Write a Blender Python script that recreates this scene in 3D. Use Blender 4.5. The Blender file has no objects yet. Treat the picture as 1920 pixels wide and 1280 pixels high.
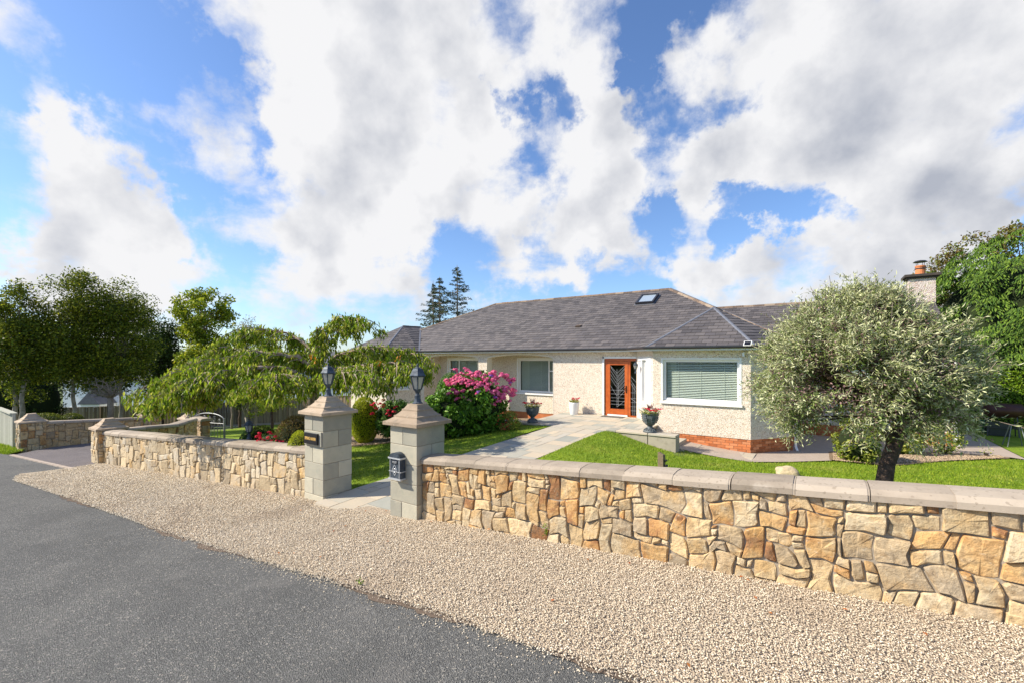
import bpy, bmesh, math, random
import numpy as np
from mathutils import Vector, Matrix, noise

# ------------------------------------------------------------------ camera, sky, sun, exposure
SC = bpy.context.scene
COL = SC.collection
HC = 2.48                       # height of the lens above the foot of the right gate pillar
FPX = 838.0; HOR = 672.0        # focal length and horizon row measured on the 1920 px photograph
TH = math.radians(34.6); CT, ST = math.cos(TH), math.sin(TH)
cd = bpy.data.cameras.new('camera'); cam = bpy.data.objects.new('camera', cd); COL.objects.link(cam)
cam.location = (0, 0, HC); cam.rotation_euler = (math.radians(90), 0, TH)
cd.sensor_width = 36; cd.lens = FPX / 1920 * 36; cd.shift_y = (HOR - 640) / 1920
cd.clip_start = 0.05; cd.clip_end = 6000
SC.camera = cam
SC.view_settings.view_transform = 'Standard'; SC.view_settings.look = 'None'
SC.view_settings.gamma = 1; SC.view_settings.use_curve_mapping = False
SC.view_settings.exposure = 0.62
SUN_AZ = math.radians(52); SUN_EL = math.radians(38)
TRAVEL = Vector((math.sin(SUN_AZ) * math.cos(SUN_EL), math.cos(SUN_AZ) * math.cos(SUN_EL), -math.sin(SUN_EL)))
sd = bpy.data.lights.new('sun', 'SUN'); sun = bpy.data.objects.new('sun', sd); COL.objects.link(sun)
sd.energy = 5.0; sd.angle = math.radians(0.5); sd.color = (1.0, 0.91, 0.77)
sun.rotation_euler = TRAVEL.to_track_quat('-Z', 'Y').to_euler(); sun.location = (-20, -20, 20)

def ray(px, py):
    r = (px - 960) / FPX; u = (HOR - py) / FPX
    return Vector((r * CT - ST, r * ST + CT, u))
def at(px, py, d):
    v = ray(px, py); return Vector((v.x * d, v.y * d, HC + v.z * d))

def make_world():
    w = bpy.data.worlds.new('World'); SC.world = w; w.use_nodes = True
    nt = w.node_tree; N = nt.nodes; L = nt.links; N.clear()
    out = N.new('ShaderNodeOutputWorld'); bg = N.new('ShaderNodeBackground'); bg.inputs[1].default_value = 0.10
    L.new(bg.outputs[0], out.inputs[0])
    sky = N.new('ShaderNodeTexSky'); sky.sky_type = 'NISHITA'; sky.sun_disc = False
    sky.sun_elevation = SUN_EL
    sx, sy = -TRAVEL.x, -TRAVEL.y
    sky.sun_rotation = math.atan2(sx, sy) % (2 * math.pi)
    sky.air_density = 1.0; sky.dust_density = 0.6; sky.ozone_density = 2.2; sky.altitude = 100
    tc = N.new('ShaderNodeTexCoord')
    def math_(op, a, b=None, clamp=False):
        n = N.new('ShaderNodeMath'); n.operation = op; n.use_clamp = clamp
        for i, v in enumerate((a, b)):
            if v is None: continue
            if isinstance(v, (int, float)): n.inputs[i].default_value = v
            else: L.new(v, n.inputs[i])
        return n.outputs[0]
    def mapr(v, a, b, c=0.0, d=1.0):
        n = N.new('ShaderNodeMapRange'); n.interpolation_type = 'SMOOTHSTEP'; L.new(v, n.inputs[0])
        for i, q in enumerate((a, b, c, d)): n.inputs[i + 1].default_value = q
        return n.outputs[0]
    def vmul(v, s):
        n = N.new('ShaderNodeVectorMath'); n.operation = 'MULTIPLY'; L.new(v, n.inputs[0]); n.inputs[1].default_value = s
        return n.outputs[0]
    def vadd(v, s):
        n = N.new('ShaderNodeVectorMath'); n.operation = 'ADD'; L.new(v, n.inputs[0])
        if isinstance(s, tuple): n.inputs[1].default_value = s
        else: L.new(s, n.inputs[1])
        return n.outputs[0]
    def noise_(v, scale, detail, rough=0.55, dist=0.0):
        n = N.new('ShaderNodeTexNoise'); L.new(v, n.inputs['Vector']); n.inputs['Scale'].default_value = scale
        n.inputs['Detail'].default_value = detail; n.inputs['Roughness'].default_value = rough; n.inputs['Distortion'].default_value = dist
        return n
    D = tc.outputs['Generated']
    # cloud-base plane coordinates: x/(z+k), y/(z+k): clouds crowd together towards the horizon
    sep = N.new('ShaderNodeSeparateXYZ'); L.new(D, sep.inputs[0])
    zz = math_('ADD', math_('MAXIMUM', sep.outputs[2], 0.0), 0.30)
    cmb = N.new('ShaderNodeCombineXYZ')
    L.new(math_('DIVIDE', sep.outputs[0], zz), cmb.inputs[0]); L.new(math_('DIVIDE', sep.outputs[1], zz), cmb.inputs[1])
    P = cmb.outputs[0]
    wn = noise_(D, 4.2, 7, 0.62)
    wv = vmul(vadd(wn.outputs['Color'], (-0.5, -0.5, -0.5)), (0.40, 0.40, 0.40))
    W = vadd(D, wv)                         # warped direction: ragged cloud outlines
    blobs = [  # px, py, radius px, weight : masses of cloud and the blue gaps between them
        (560, 20, 330, .75), (740, 150, 300, .85), (650, 300, 240, .7), (820, 330, 210, .75), (600, 420, 150, .55),
        (720, 440, 150, .6), (900, 60, 240, .55), (1120, 300, 190, .9), (1000, 430, 160, .8), (1150, 400, 110, .7), (1080, 60, 150, .6), (1180, 250, 90, .4),
        (40, 90, 170, .5), (120, 340, 170, .6), (180, 430, 170, .7), (260, 500, 150, .6), (60, 470, 130, .4), (330, 230, 120, .3), (400, 380, 120, .45),
        (1640, 60, 430, .9), (1560, 270, 260, .9), (1800, 230, 300, .9), (1400, 300, 140, .6), (1360, 130, 110, .5),
        (1760, 400, 160, .75), (1640, 420, 110, .5), (1480, 560, 170, .8), (1660, 500, 180, .9), (1330, 460, 110, .85), (1330, 330, 110, .5), (1190, 490, 70, .6), (1270, 480, 60, .4),
        (1800, 480, 120, .5), (1080, 518, 60, .7), (520, 560, 130, .6), (680, 560, 130, .6), (920, 530, 80, .6), (1010, 560, 60, .4), (330, 590, 130, .4), (180, 600, 150, .4),
        (200, 190, 120, -.5), (390, 130, 90, -.4), (440, 260, 60, -.3), (560, 470, 50, -.3), (20, 250, 70, -.5), (310, 360, 60, -.3), (960, 170, 50, -.55), (1035, 195, 60, -.65), (1060, 130, 40, -.4), (930, 110, 40, -.35), (1235, 120, 60, -.7), (1225, 210, 50, -.5), (1250, 370, 55, -.6), (1215, 425, 45, -.4), (1270, 60, 70, -.35),
        (1400, 420, 60, -.7), (1470, 440, 60, -.9), (1560, 430, 60, -.8), (1620, 400, 40, -.4), (1100, 460, 50, -.5), (890, 470, 70, -.5), (600, 500, 60, -.3), (780, 520, 60, -.25), (1200, 540, 60, -.4), (380, 470, 60, -.4),
        (1880, 400, 60, -.3), (1000, 500, 50, -.4), (330, 60, 70, -.25), (470, 480, 50, -.3)]
    acc = None
    for px, py, r, wgt in blobs:
        v = ray(px, py).normalized()
        rr = ray(px + r, py).normalized(); ru = ray(px, py - r).normalized()
        rad = ((v - rr).length + (v - ru).length) / 2
        n = N.new('ShaderNodeVectorMath'); n.operation = 'DISTANCE'; L.new(W, n.inputs[0]); n.inputs[1].default_value = v
        m = mapr(n.outputs['Value'], rad * 0.35, rad * 1.12, wgt, 0.0)
        acc = m if acc is None else math_('ADD', acc, m)
    # the rest of the sky: broken cloud, thinned out of view to lower ambient light
    big = noise_(P, 1.1, 4, 0.5)
    fwd = N.new('ShaderNodeVectorMath'); fwd.operation = 'DOT_PRODUCT'; L.new(D, fwd.inputs[0]); fwd.inputs[1].default_value = Vector((-ST, CT, 0.25)).normalized()
    away = mapr(fwd.outputs['Value'], 0.62, 0.35)
    rest = math_('MULTIPLY', math_('MULTIPLY', math_('SUBTRACT', big.outputs['Fac'], 0.50), 4.0), away)
    acc = math_('ADD', acc, rest)
    f1 = noise_(P, 2.6, 9, 0.58, 0.3); f2 = noise_(D, 9.0, 8, 0.62, 0.2)
    fb = math_('ADD', math_('MULTIPLY', f1.outputs['Fac'], 0.6), math_('MULTIPLY', f2.outputs['Fac'], 0.4))
    fbc = math_('MULTIPLY', math_('SUBTRACT', fb, 0.5), 3.9)
    cov = math_('ADD', math_('MINIMUM', acc, 1.15), fbc)
    dens = mapr(cov, 0.06, 0.92)
    # relief: fbm compared with itself a little higher up and towards the sun
    sh = tuple(-0.055 * c for c in TRAVEL)
    g1 = noise_(D, 6.0, 6, 0.5); g2 = noise_(vadd(D, sh), 6.0, 6, 0.5)
    rel = math_('MULTIPLY', math_('SUBTRACT', g1.outputs['Fac'], g2.outputs['Fac']), 2.5)
    # heavier, greyer bellies
    grey = None
    for px, py, r, wgt in [(1620, 190, 330, .62), (1800, 330, 260, .6), (1480, 330, 190, .5), (1780, 400, 140, .5), (1600, 540, 190, .35), (840, 110, 200, .16), (1180, 400, 100, .26), (900, 420, 120, .14), (700, 420, 180, .10), (1300, 500, 90, .25), (1450, 520, 120, .2)]:
        v = ray(px, py).normalized(); rr = ray(px + r, py).normalized()
        n = N.new('ShaderNodeVectorMath'); n.operation = 'DISTANCE'; L.new(W, n.inputs[0]); n.inputs[1].default_value = v
        m = mapr(n.outputs['Value'], 0.0, (v - rr).length * 1.25, wgt, 0.0)
        grey = m if grey is None else math_('MAXIMUM', grey, m)
    thick = mapr(cov, 0.8, 2.0, 0.0, 0.24)
    gs = math_('ADD', math_('ADD', grey, thick), rel, True)
    cm = N.new('ShaderNodeMixRGB'); L.new(gs, cm.inputs[0])
    cm.inputs[1].default_value = (6.0, 6.0, 6.1, 1); cm.inputs[2].default_value = (3.0, 3.2, 3.7, 1)
    hz = mapr(sep.outputs[2], -0.02, 0.22, 0.0, 1.0)
    skt = N.new('ShaderNodeMixRGB'); skt.blend_type = 'MULTIPLY'; skt.inputs[0].default_value = 1; L.new(sky.outputs[0], skt.inputs[1]); skt.inputs[2].default_value = SKYT
    mx = N.new('ShaderNodeMixRGB'); L.new(dens, mx.inputs[0]); L.new(skt.outputs[0], mx.inputs[1]); L.new(cm.outputs[0], mx.inputs[2])
    L.new(mx.outputs[0], bg.inputs[0])
SKYT = (0.92, 1.08, 1.32, 1)
make_world()

# ------------------------------------------------------------------ object helpers
def T(o, label=None, cat=None, group=None, kind=None):
    if label: o['label'] = label
    if cat: o['category'] = cat
    if group: o['group'] = group
    if kind: o['kind'] = kind
    return o
def empty(name, loc, label, cat, group=None):
    o = bpy.data.objects.new(name, None); o['kind'] = 'thing'; o.empty_display_size = 0.2; COL.objects.link(o); o.location = loc
    return T(o, label, cat, group)
def wloc(p):
    v = Vector((0, 0, 0))
    while p is not None: v += p.location; p = p.parent
    return v
def link(name, me, m, parent=None, smooth=False):
    if m is not None: me.materials.append(m)
    o = bpy.data.objects.new(name, me); COL.objects.link(o); o.parent = parent
    if smooth: me.polygons.foreach_set('use_smooth', [True] * len(me.polygons))
    return o
def mesh(name, V, F, m, parent=None, smooth=False):
    off = wloc(parent)
    me = bpy.data.meshes.new(name)
    me.from_pydata([(v[0] - off.x, v[1] - off.y, v[2] - off.z) for v in V], [], F)
    return link(name, me, m, parent, smooth)
def npmesh(name, V, F, m, parent=None, smooth=False):
    """V (n,3) array, F (m,k) array of faces with k corners each, in world coordinates"""
    off = np.array(wloc(parent)); V = np.asarray(V, dtype=np.float32) - off.astype(np.float32); F = np.asarray(F, dtype=np.int32)
    me = bpy.data.meshes.new(name); nf, k = F.shape
    me.vertices.add(len(V)); me.vertices.foreach_set('co', V.ravel())
    me.loops.add(nf * k); me.loops.foreach_set('vertex_index', F.ravel())
    me.polygons.add(nf); me.polygons.foreach_set('loop_start', np.arange(nf, dtype=np.int32) * k)
    me.polygons.foreach_set('loop_total', np.full(nf, k, dtype=np.int32))
    me.update(calc_edges=True)
    return link(name, me, m, parent, smooth)
def copy_tree(o, parent=None):
    c = o.copy(); COL.objects.link(c); c.parent = parent
    for ch in list(o.children): copy_tree(ch, c)
    return c
class MB:
    """collects boxes, tubes, lathes into one mesh"""
    def __init__(s): s.V = []; s.F = []
    def add(s, V, F):
        n = len(s.V); s.V += [tuple(v) for v in V]; s.F += [tuple(i + n for i in f) for f in F]; return s
    def box(s, a, b):
        x0, y0, z0 = a; x1, y1, z1 = b
        return s.add([(x0, y0, z0), (x1, y0, z0), (x1, y1, z0), (x0, y1, z0), (x0, y0, z1), (x1, y0, z1), (x1, y1, z1), (x0, y1, z1)],
                     [(0, 3, 2, 1), (4, 5, 6, 7), (0, 1, 5, 4), (1, 2, 6, 5), (2, 3, 7, 6), (3, 0, 4, 7)])
    def bar(s, p, q, w, h=None):
        h = h or w; p = Vector(p); q = Vector(q); d = (q - p).normalized()
        u = Vector((0, 0, 1)) if abs(d.z) < 0.9 else Vector((1, 0, 0))
        a = d.cross(u).normalized() * w / 2; b = a.cross(d).normalized() * h / 2
        V = [c + i * a + j * b for c in (p, q) for i, j in ((-1, -1), (1, -1), (1, 1), (-1, 1))]
        return s.add(V, [(0, 1, 2, 3), (7, 6, 5, 4), (0, 4, 5, 1), (1, 5, 6, 2), (2, 6, 7, 3), (3, 7, 4, 0)])
    def tube(s, P, R, n=8):
        P = [Vector(p) for p in P]; k = len(P)
        if not hasattr(R, '__len__'): R = [R] * k
        V = []; ref = Vector((0.31, 0.17, 0.93))
        for i, p in enumerate(P):
            d = (P[min(i + 1, k - 1)] - P[max(i - 1, 0)]).normalized()
            a = d.cross(ref)
            if a.length < 0.05: a = d.cross(Vector((1, 0, 0)))
            a.normalize(); b = d.cross(a)
            V += [p + R[i] * (math.cos(2 * math.pi * j / n) * a + math.sin(2 * math.pi * j / n) * b) for j in range(n)]
        F = [(i * n + j, i * n + (j + 1) % n, (i + 1) * n + (j + 1) % n, (i + 1) * n + j) for i in range(k - 1) for j in range(n)]
        F += [tuple(range(n))[::-1], tuple((k - 1) * n + j for j in range(n))]
        return s.add(V, F)
    def lathe(s, prof, c=(0, 0, 0), n=16, rot=0.0, sq=False):
        """prof: (radius, z) pairs; n sides"""
        c = Vector(c); V = []
        for r, z in prof:
            for j in range(n):
                t = 2 * math.pi * j / n + rot; V.append((c.x + r * math.cos(t), c.y + r * math.sin(t), c.z + z))
        k = len(prof)
        F = [(i * n + j, i * n + (j + 1) % n, (i + 1) * n + (j + 1) % n, (i + 1) * n + j) for i in range(k - 1) for j in range(n)]
        F += [tuple(range(n))[::-1], tuple((k - 1) * n + j for j in range(n))]
        return s.add(V, F)
    def prism(s, poly, en, n0, n1):
        """poly: 3D points; extruded along en from n0 to n1"""
        en = Vector(en); k = len(poly)
        V = [Vector(p) + en * n0 for p in poly] + [Vector(p) + en * n1 for p in poly]
        return s.add(V, [tuple(range(k))[::-1], tuple(range(k, 2 * k))] + [(i, (i + 1) % k, (i + 1) % k + k, i + k) for i in range(k)])
    def build(s, name, m, parent=None, smooth=False):
        o = mesh(name, s.V, s.F, m, parent, smooth)
        return o
def recalc(o):
    bm = bmesh.new(); bm.from_mesh(o.data); bmesh.ops.recalc_face_normals(bm, faces=bm.faces); bm.to_mesh(o.data); bm.free(); return o
def bevel(o, w=0.01, seg=1):
    bm = bmesh.new(); bm.from_mesh(o.data)
    bmesh.ops.recalc_face_normals(bm, faces=bm.faces)
    bmesh.ops.bevel(bm, geom=list(bm.edges), offset=w, segments=seg, affect='EDGES', clamp_overlap=True)
    bm.to_mesh(o.data); bm.free(); return o

# ------------------------------------------------------------------ materials
def mat(name, cols, scale=6.0, rough=0.85, bump=0.0, bscale=40.0, bdist=0.01, rnd=0.0, island=False, spec=0.3, metal=0.0, transl=0.0, detail=5.0, speck=None, stain=None, hue=0.0, ramp=None, bvor=False):
    m = bpy.data.materials.new(name); m.use_nodes = True; nt = m.node_tree; N = nt.nodes; L = nt.links
    b = N['Principled BSDF']; out = N['Material Output']
    b.inputs['Roughness'].default_value = rough; b.inputs['Specular IOR Level'].default_value = spec; b.inputs['Metallic'].default_value = metal
    tc = N.new('ShaderNodeTexCoord'); oi = N.new('ShaderNodeObjectInfo'); ge = N.new('ShaderNodeNewGeometry')
    vec = tc.outputs['Object']
    def M(op, a, b_=None, clamp=False):
        n = N.new('ShaderNodeMath'); n.operation = op; n.use_clamp = clamp
        for i, v in enumerate((a, b_)):
            if v is None: continue
            if isinstance(v, (int, float)): n.inputs[i].default_value = v
            else: L.new(v, n.inputs[i])
        return n.outputs[0]
    rv = oi.outputs['Random']
    if island: rv = M('FRACT', M('ADD', ge.outputs['Random Per Island'], rv))
    if rnd or len(cols) > 1:
        ad = N.new('ShaderNodeVectorMath'); ad.operation = 'ADD'; L.new(vec, ad.inputs[0])
        sc = N.new('ShaderNodeVectorMath'); sc.operation = 'SCALE'; sc.inputs[0].default_value = (17, 31, 23); L.new(rv, sc.inputs[3] if len(sc.inputs) > 3 else sc.inputs['Scale'])
        L.new(sc.outputs[0], ad.inputs[1]); nvec = ad.outputs[0]
        if not rnd: nvec = vec
    else: nvec = vec
    if len(cols) == 1:
        rgb = N.new('ShaderNodeRGB'); rgb.outputs[0].default_value = (*cols[0], 1); col = rgb.outputs[0]
    else:
        ns = N.new('ShaderNodeTexNoise'); ns.inputs['Scale'].default_value = scale; ns.inputs['Detail'].default_value = detail; ns.inputs['Roughness'].default_value = 0.6
        L.new(nvec, ns.inputs['Vector'])
        fac = M('MULTIPLY', M('SUBTRACT', ns.outputs['Fac'], 0.5), 1.7)
        if rnd: fac = M('ADD', M('MULTIPLY', fac, 1 - rnd), M('SUBTRACT', M('MULTIPLY', rv, 1.0), 0.5))
        fac = M('ADD', fac, 0.5, True)
        cr = N.new('ShaderNodeValToRGB'); L.new(fac, cr.inputs[0]); e = cr.color_ramp.elements
        k = len(cols)
        while len(e) < k: e.new(0.5)
        for i, c in enumerate(cols):
            e[i].position = (ramp[i] if ramp else i / (k - 1)); e[i].color = (*c, 1)
        col = cr.outputs[0]
    if speck:      # (scale, threshold, colour, amount)
        for (ss, th, sc_, am) in speck:
            vo = N.new('ShaderNodeTexVoronoi'); vo.inputs['Scale'].default_value = ss; L.new(nvec, vo.inputs['Vector'])
            sp = N.new('ShaderNodeSeparateColor'); L.new(vo.outputs['Color'], sp.inputs[0])
            fc = M('MULTIPLY', M('GREATER_THAN', sp.outputs[0], th), am)
            mx = N.new('ShaderNodeMixRGB'); L.new(fc, mx.inputs[0]); L.new(col, mx.inputs[1]); mx.inputs[2].default_value = (*sc_, 1); col = mx.outputs[0]
    if stain:      # (scale, lo, hi, colour, amount)
        for (ss, lo, hi, c_, am) in stain:
            n2 = N.new('ShaderNodeTexNoise'); n2.inputs['Scale'].default_value = ss; n2.inputs['Detail'].default_value = 6; L.new(vec if ss < 2 else nvec, n2.inputs['Vector'])
            mr = N.new('ShaderNodeMapRange'); mr.interpolation_type = 'SMOOTHSTEP'; L.new(n2.outputs['Fac'], mr.inputs[0]); mr.inputs[1].default_value = lo; mr.inputs[2].default_value = hi; mr.inputs[4].default_value = am
            mx = N.new('ShaderNodeMixRGB'); L.new(mr.outputs[0], mx.inputs[0]); L.new(col, mx.inputs[1]); mx.inputs[2].default_value = (*c_, 1); col = mx.outputs[0]
    if hue:
        hs = N.new('ShaderNodeHueSaturation'); L.new(col, hs.inputs['Color'])
        r2 = M('FRACT', M('MULTIPLY', rv, 7.31)); L.new(M('ADD', M('MULTIPLY', M('SUBTRACT', r2, 0.5), hue), 1.0), hs.inputs['Value']); col = hs.outputs[0]
    L.new(col, b.inputs['Base Color'])
    if bump:
        if bvor:
            bn = N.new('ShaderNodeTexVoronoi'); bn.inputs['Scale'].default_value = bscale; o_ = bn.outputs['Distance']
        else:
            bn = N.new('ShaderNodeTexNoise'); bn.inputs['Scale'].default_value = bscale; bn.inputs['Detail'].default_value = 6; bn.inputs['Roughness'].default_value = 0.65; o_ = bn.outputs['Fac']
        L.new(nvec, bn.inputs['Vector'])
        bp = N.new('ShaderNodeBump'); bp.inputs['Strength'].default_value = bump; bp.inputs['Distance'].default_value = bdist
        L.new(o_, bp.inputs['Height']); L.new(bp.outputs[0], b.inputs['Normal'])
    if transl:
        tr = N.new('ShaderNodeBsdfTranslucent'); L.new(col, tr.inputs[0])
        ms = N.new('ShaderNodeMixShader'); ms.inputs[0].default_value = transl
        L.new(b.outputs[0], ms.inputs[1]); L.new(tr.outputs[0], ms.inputs[2]); L.new(ms.outputs[0], out.inputs['Surface'])
    m['nt'] = 1
    return m
def leafmat(name, cols, transl=0.3, rough=0.5, scale=0.8, rnd=0.6, hue=0.65, spec=0.2):
    return mat(name, cols, scale=scale, rough=rough, rnd=rnd, island=True, transl=transl, hue=hue, spec=spec, detail=2)
def glassmat(name, tint=(0.75, 0.8, 0.8), fres=1.45, alpha=0.88):
    m = bpy.data.materials.new(name); m.use_nodes = True; nt = m.node_tree; N = nt.nodes; L = nt.links; N.clear()
    out = N.new('ShaderNodeOutputMaterial'); t = N.new('ShaderNodeBsdfTransparent'); t.inputs[0].default_value = (*tint, 1)
    g = N.new('ShaderNodeBsdfGlossy'); g.inputs['Roughness'].default_value = 0.03; g.inputs[0].default_value = (0.95, 0.97, 1, 1)
    f = N.new('ShaderNodeFresnel'); f.inputs[0].default_value = fres
    ge = N.new('ShaderNodeNewGeometry'); bf = N.new('ShaderNodeMath'); bf.operation = 'SUBTRACT'; bf.inputs[0].default_value = 1; L.new(ge.outputs['Backfacing'], bf.inputs[1])
    mu = N.new('ShaderNodeMath'); mu.operation = 'MULTIPLY'; L.new(f.outputs[0], mu.inputs[0]); L.new(bf.outputs[0], mu.inputs[1])
    ms = N.new('ShaderNodeMixShader'); L.new(mu.outputs[0], ms.inputs[0]); L.new(t.outputs[0], ms.inputs[1]); L.new(g.outputs[0], ms.inputs[2]); L.new(ms.outputs[0], out.inputs[0])
    return m
K = {}
K['asphalt'] = mat('asphalt', [(0.085, 0.086, 0.080), (0.115, 0.114, 0.106), (0.145, 0.142, 0.13)], scale=1.3, rough=0.9, bump=0.9, bscale=95, bdist=0.012, bvor=True,
                   speck=[(120, 0.80, (0.27, 0.265, 0.25), 0.55), (150, 0.84, (0.03, 0.03, 0.032), 0.7), (80, 0.95, (0.36, 0.33, 0.28), 0.7)], stain=[(0.9, 0.48, 0.70, (0.085, 0.085, 0.08), 0.4), (1.7, 0.60, 0.68, (0.19, 0.18, 0.165), 0.3)])
K['drive'] = mat('drive_asphalt', [(0.10, 0.088, 0.09), (0.15, 0.13, 0.13)], scale=2, rough=0.92, bump=0.6, bscale=80, bvor=True, speck=[(120, 0.84, (0.26, 0.24, 0.23), 0.5)])
K['gravelbed'] = mat('gravel_bed', [(0.34, 0.27, 0.19), (0.50, 0.40, 0.29)], scale=60, rough=0.95, bump=1.0, bscale=60, bdist=0.02, bvor=True, speck=[(70, 0.7, (0.62, 0.5, 0.36), 0.8), (75, 0.86, (0.16, 0.13, 0.1), 0.7)])
K['pebble'] = mat('pebble', [(0.28, 0.235, 0.175), (0.64, 0.53, 0.385), (0.74, 0.63, 0.465), (0.82, 0.73, 0.58)], scale=30, rough=0.8, rnd=0.85, island=True, hue=0.25, stain=[(1.1, 0.52, 0.70, (0.40, 0.31, 0.22), 0.5), (0.45, 0.5, 0.62, (0.66, 0.58, 0.46), 0.35)])
K['pebble_tan'] = mat('pebble_tan', [(0.20, 0.14, 0.09), (0.42, 0.31, 0.20), (0.52, 0.41, 0.28)], scale=30, rough=0.85, rnd=0.8, island=True, hue=0.4)
K['soil'] = mat('soil', [(0.05, 0.035, 0.022), (0.13, 0.09, 0.055)], scale=14, rough=1, bump=0.6, bscale=30)
K['lawn'] = mat('lawn_turf', [(0.11, 0.19, 0.010), (0.19, 0.285, 0.014), (0.27, 0.35, 0.025)], scale=1.6, rough=0.9, bump=0.8, bscale=120, bdist=0.03, detail=8, stain=[(0.8, 0.56, 0.72, (0.26, 0.27, 0.06), 0.5)])
K['blade'] = mat('grass_blade', [(0.12, 0.21, 0.010), (0.24, 0.36, 0.015), (0.38, 0.43, 0.04)], scale=1.2, rough=0.6, rnd=0.6, island=True, transl=0.35, hue=0.5, stain=[(0.7, 0.52, 0.68, (0.45, 0.40, 0.10), 0.45), (1.9, 0.55, 0.66, (0.10, 0.20, 0.012), 0.5)])
K['field'] = mat('field', [(0.07, 0.11, 0.03), (0.13, 0.16, 0.05)], scale=0.15, rough=1)
K['hill'] = mat('hill_haze_tint', [(0.05, 0.08, 0.07), (0.08, 0.11, 0.10)], scale=0.01, rough=1)  # bluish distance haze put into the hill's base colour
K['stone'] = mat('wall_stone', [(0.38, 0.30, 0.20), (0.47, 0.35, 0.205), (0.56, 0.41, 0.22), (0.53, 0.43, 0.28), (0.54, 0.36, 0.17), (0.47, 0.26, 0.10), (0.31, 0.15, 0.065)], scale=3.2, rough=0.85, bump=0.75, bscale=18, bdist=0.03, rnd=0.42,
                 hue=0.3, stain=[(9, 0.54, 0.7, (0.13, 0.10, 0.07), 0.5), (5, 0.52, 0.7, (0.55, 0.33, 0.12), 0.5), (26, 0.6, 0.7, (0.62, 0.54, 0.40), 0.35), (14, 0.56, 0.66, (0.26, 0.17, 0.09), 0.5)], ramp=[0, .18, .40, .62, .78, .92, 1])
K['stone_pale'] = mat('wall_stone_pale', [(0.34, 0.27, 0.18), (0.50, 0.39, 0.24), (0.58, 0.46, 0.29), (0.52, 0.45, 0.34), (0.54, 0.36, 0.16)], scale=5, rough=0.85, bump=0.7, bscale=20, bdist=0.025, rnd=0.7,
                      hue=0.22, stain=[(9, 0.58, 0.74, (0.18, 0.14, 0.10), 0.4)])
K['mortar'] = mat('mortar', [(0.24, 0.20, 0.15), (0.40, 0.34, 0.26)], scale=18, rough=0.95, bump=0.6, bscale=50, bdist=0.01)
K['coping'] = mat('coping_concrete', [(0.26, 0.215, 0.165), (0.35, 0.29, 0.225), (0.41, 0.345, 0.27)], scale=5, rough=0.9, bump=0.35, bscale=60, bdist=0.006, rnd=0.25, hue=0.08, detail=8,
                  speck=[(60, 0.95, (0.2, 0.16, 0.12), 0.5)], stain=[(12, 0.6, 0.75, (0.22, 0.18, 0.14), 0.45), (3.3, 0.62, 0.75, (0.55, 0.49, 0.41), 0.4)])
K['cap'] = mat('cap_stone', [(0.29, 0.22, 0.155), (0.39, 0.30, 0.21), (0.45, 0.355, 0.255)], scale=6, rough=0.88, bump=0.3, bscale=70, bdist=0.005, rnd=0.3, stain=[(7, 0.52, 0.7, (0.20, 0.165, 0.12), 0.6), (22, 0.62, 0.7, (0.52, 0.47, 0.38), 0.4)])
K['block'] = mat('grey_block', [(0.30, 0.285, 0.23), (0.42, 0.39, 0.30), (0.52, 0.475, 0.36)], scale=4.5, rough=0.8, bump=0.45, bscale=22, bdist=0.01, rnd=0.6, hue=0.2, stain=[(7, 0.58, 0.78, (0.27, 0.30, 0.24), 0.4), (2.5, 0.6, 0.72, (0.55, 0.48, 0.34), 0.35)])
K['slab'] = mat('sandstone_slab', [(0.29, 0.30, 0.265), (0.40, 0.37, 0.30), (0.53, 0.44, 0.32), (0.42, 0.39, 0.33)], scale=2.5, rough=0.75, bump=0.25, bscale=30, bdist=0.006, rnd=0.75, hue=0.12, stain=[(8, 0.6, 0.8, (0.28, 0.27, 0.22), 0.3)])
K['concrete'] = mat('path_concrete', [(0.33, 0.27, 0.22), (0.45, 0.37, 0.30)], scale=3, rough=0.9, bump=0.3, bscale=60, stain=[(3, 0.55, 0.75, (0.22, 0.19, 0.15), 0.4)])
K['terrace_wall'] = mat('terrace_wall', [(0.36, 0.32, 0.25), (0.52, 0.46, 0.37)], scale=4, rough=0.9, bump=0.3, bscale=40, rnd=0.2, stain=[(6, 0.55, 0.75, (0.2, 0.17, 0.12), 0.45)])
K['dash'] = mat('pebble_dash', [(0.62, 0.53, 0.41), (0.71, 0.62, 0.50), (0.77, 0.69, 0.58)], scale=9, rough=0.95, bump=0.8, bscale=52, bdist=0.016, bvor=True, speck=[(40, 0.86, (0.44, 0.28, 0.17), 0.6), (44, 0.92, (0.32, 0.30, 0.27), 0.6), (56, 0.82, (0.88, 0.83, 0.73), 0.7)])
K['dash2'] = mat('pebble_dash_chimney', [(0.5, 0.42, 0.38), (0.68, 0.60, 0.54)], scale=9, rough=0.95, bump=0.9, bscale=34, bdist=0.02, bvor=True, speck=[(36, 0.8, (0.40, 0.22, 0.16), 0.6)])
K['brick'] = mat('red_brick', [(0.42, 0.13, 0.045), (0.56, 0.19, 0.07), (0.62, 0.26, 0.12)], scale=12, rough=0.85, bump=0.3, bscale=60, rnd=0.5, hue=0.3)
K['bmortar'] = mat('brick_mortar', [(0.42, 0.28, 0.18), (0.5, 0.35, 0.24)], scale=20, rough=0.95)
K['brickpanel'] = mat('brick_panel', [(0.40, 0.12, 0.045), (0.52, 0.18, 0.07)], scale=8, rough=0.85, bump=0.3, bscale=40)
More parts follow.
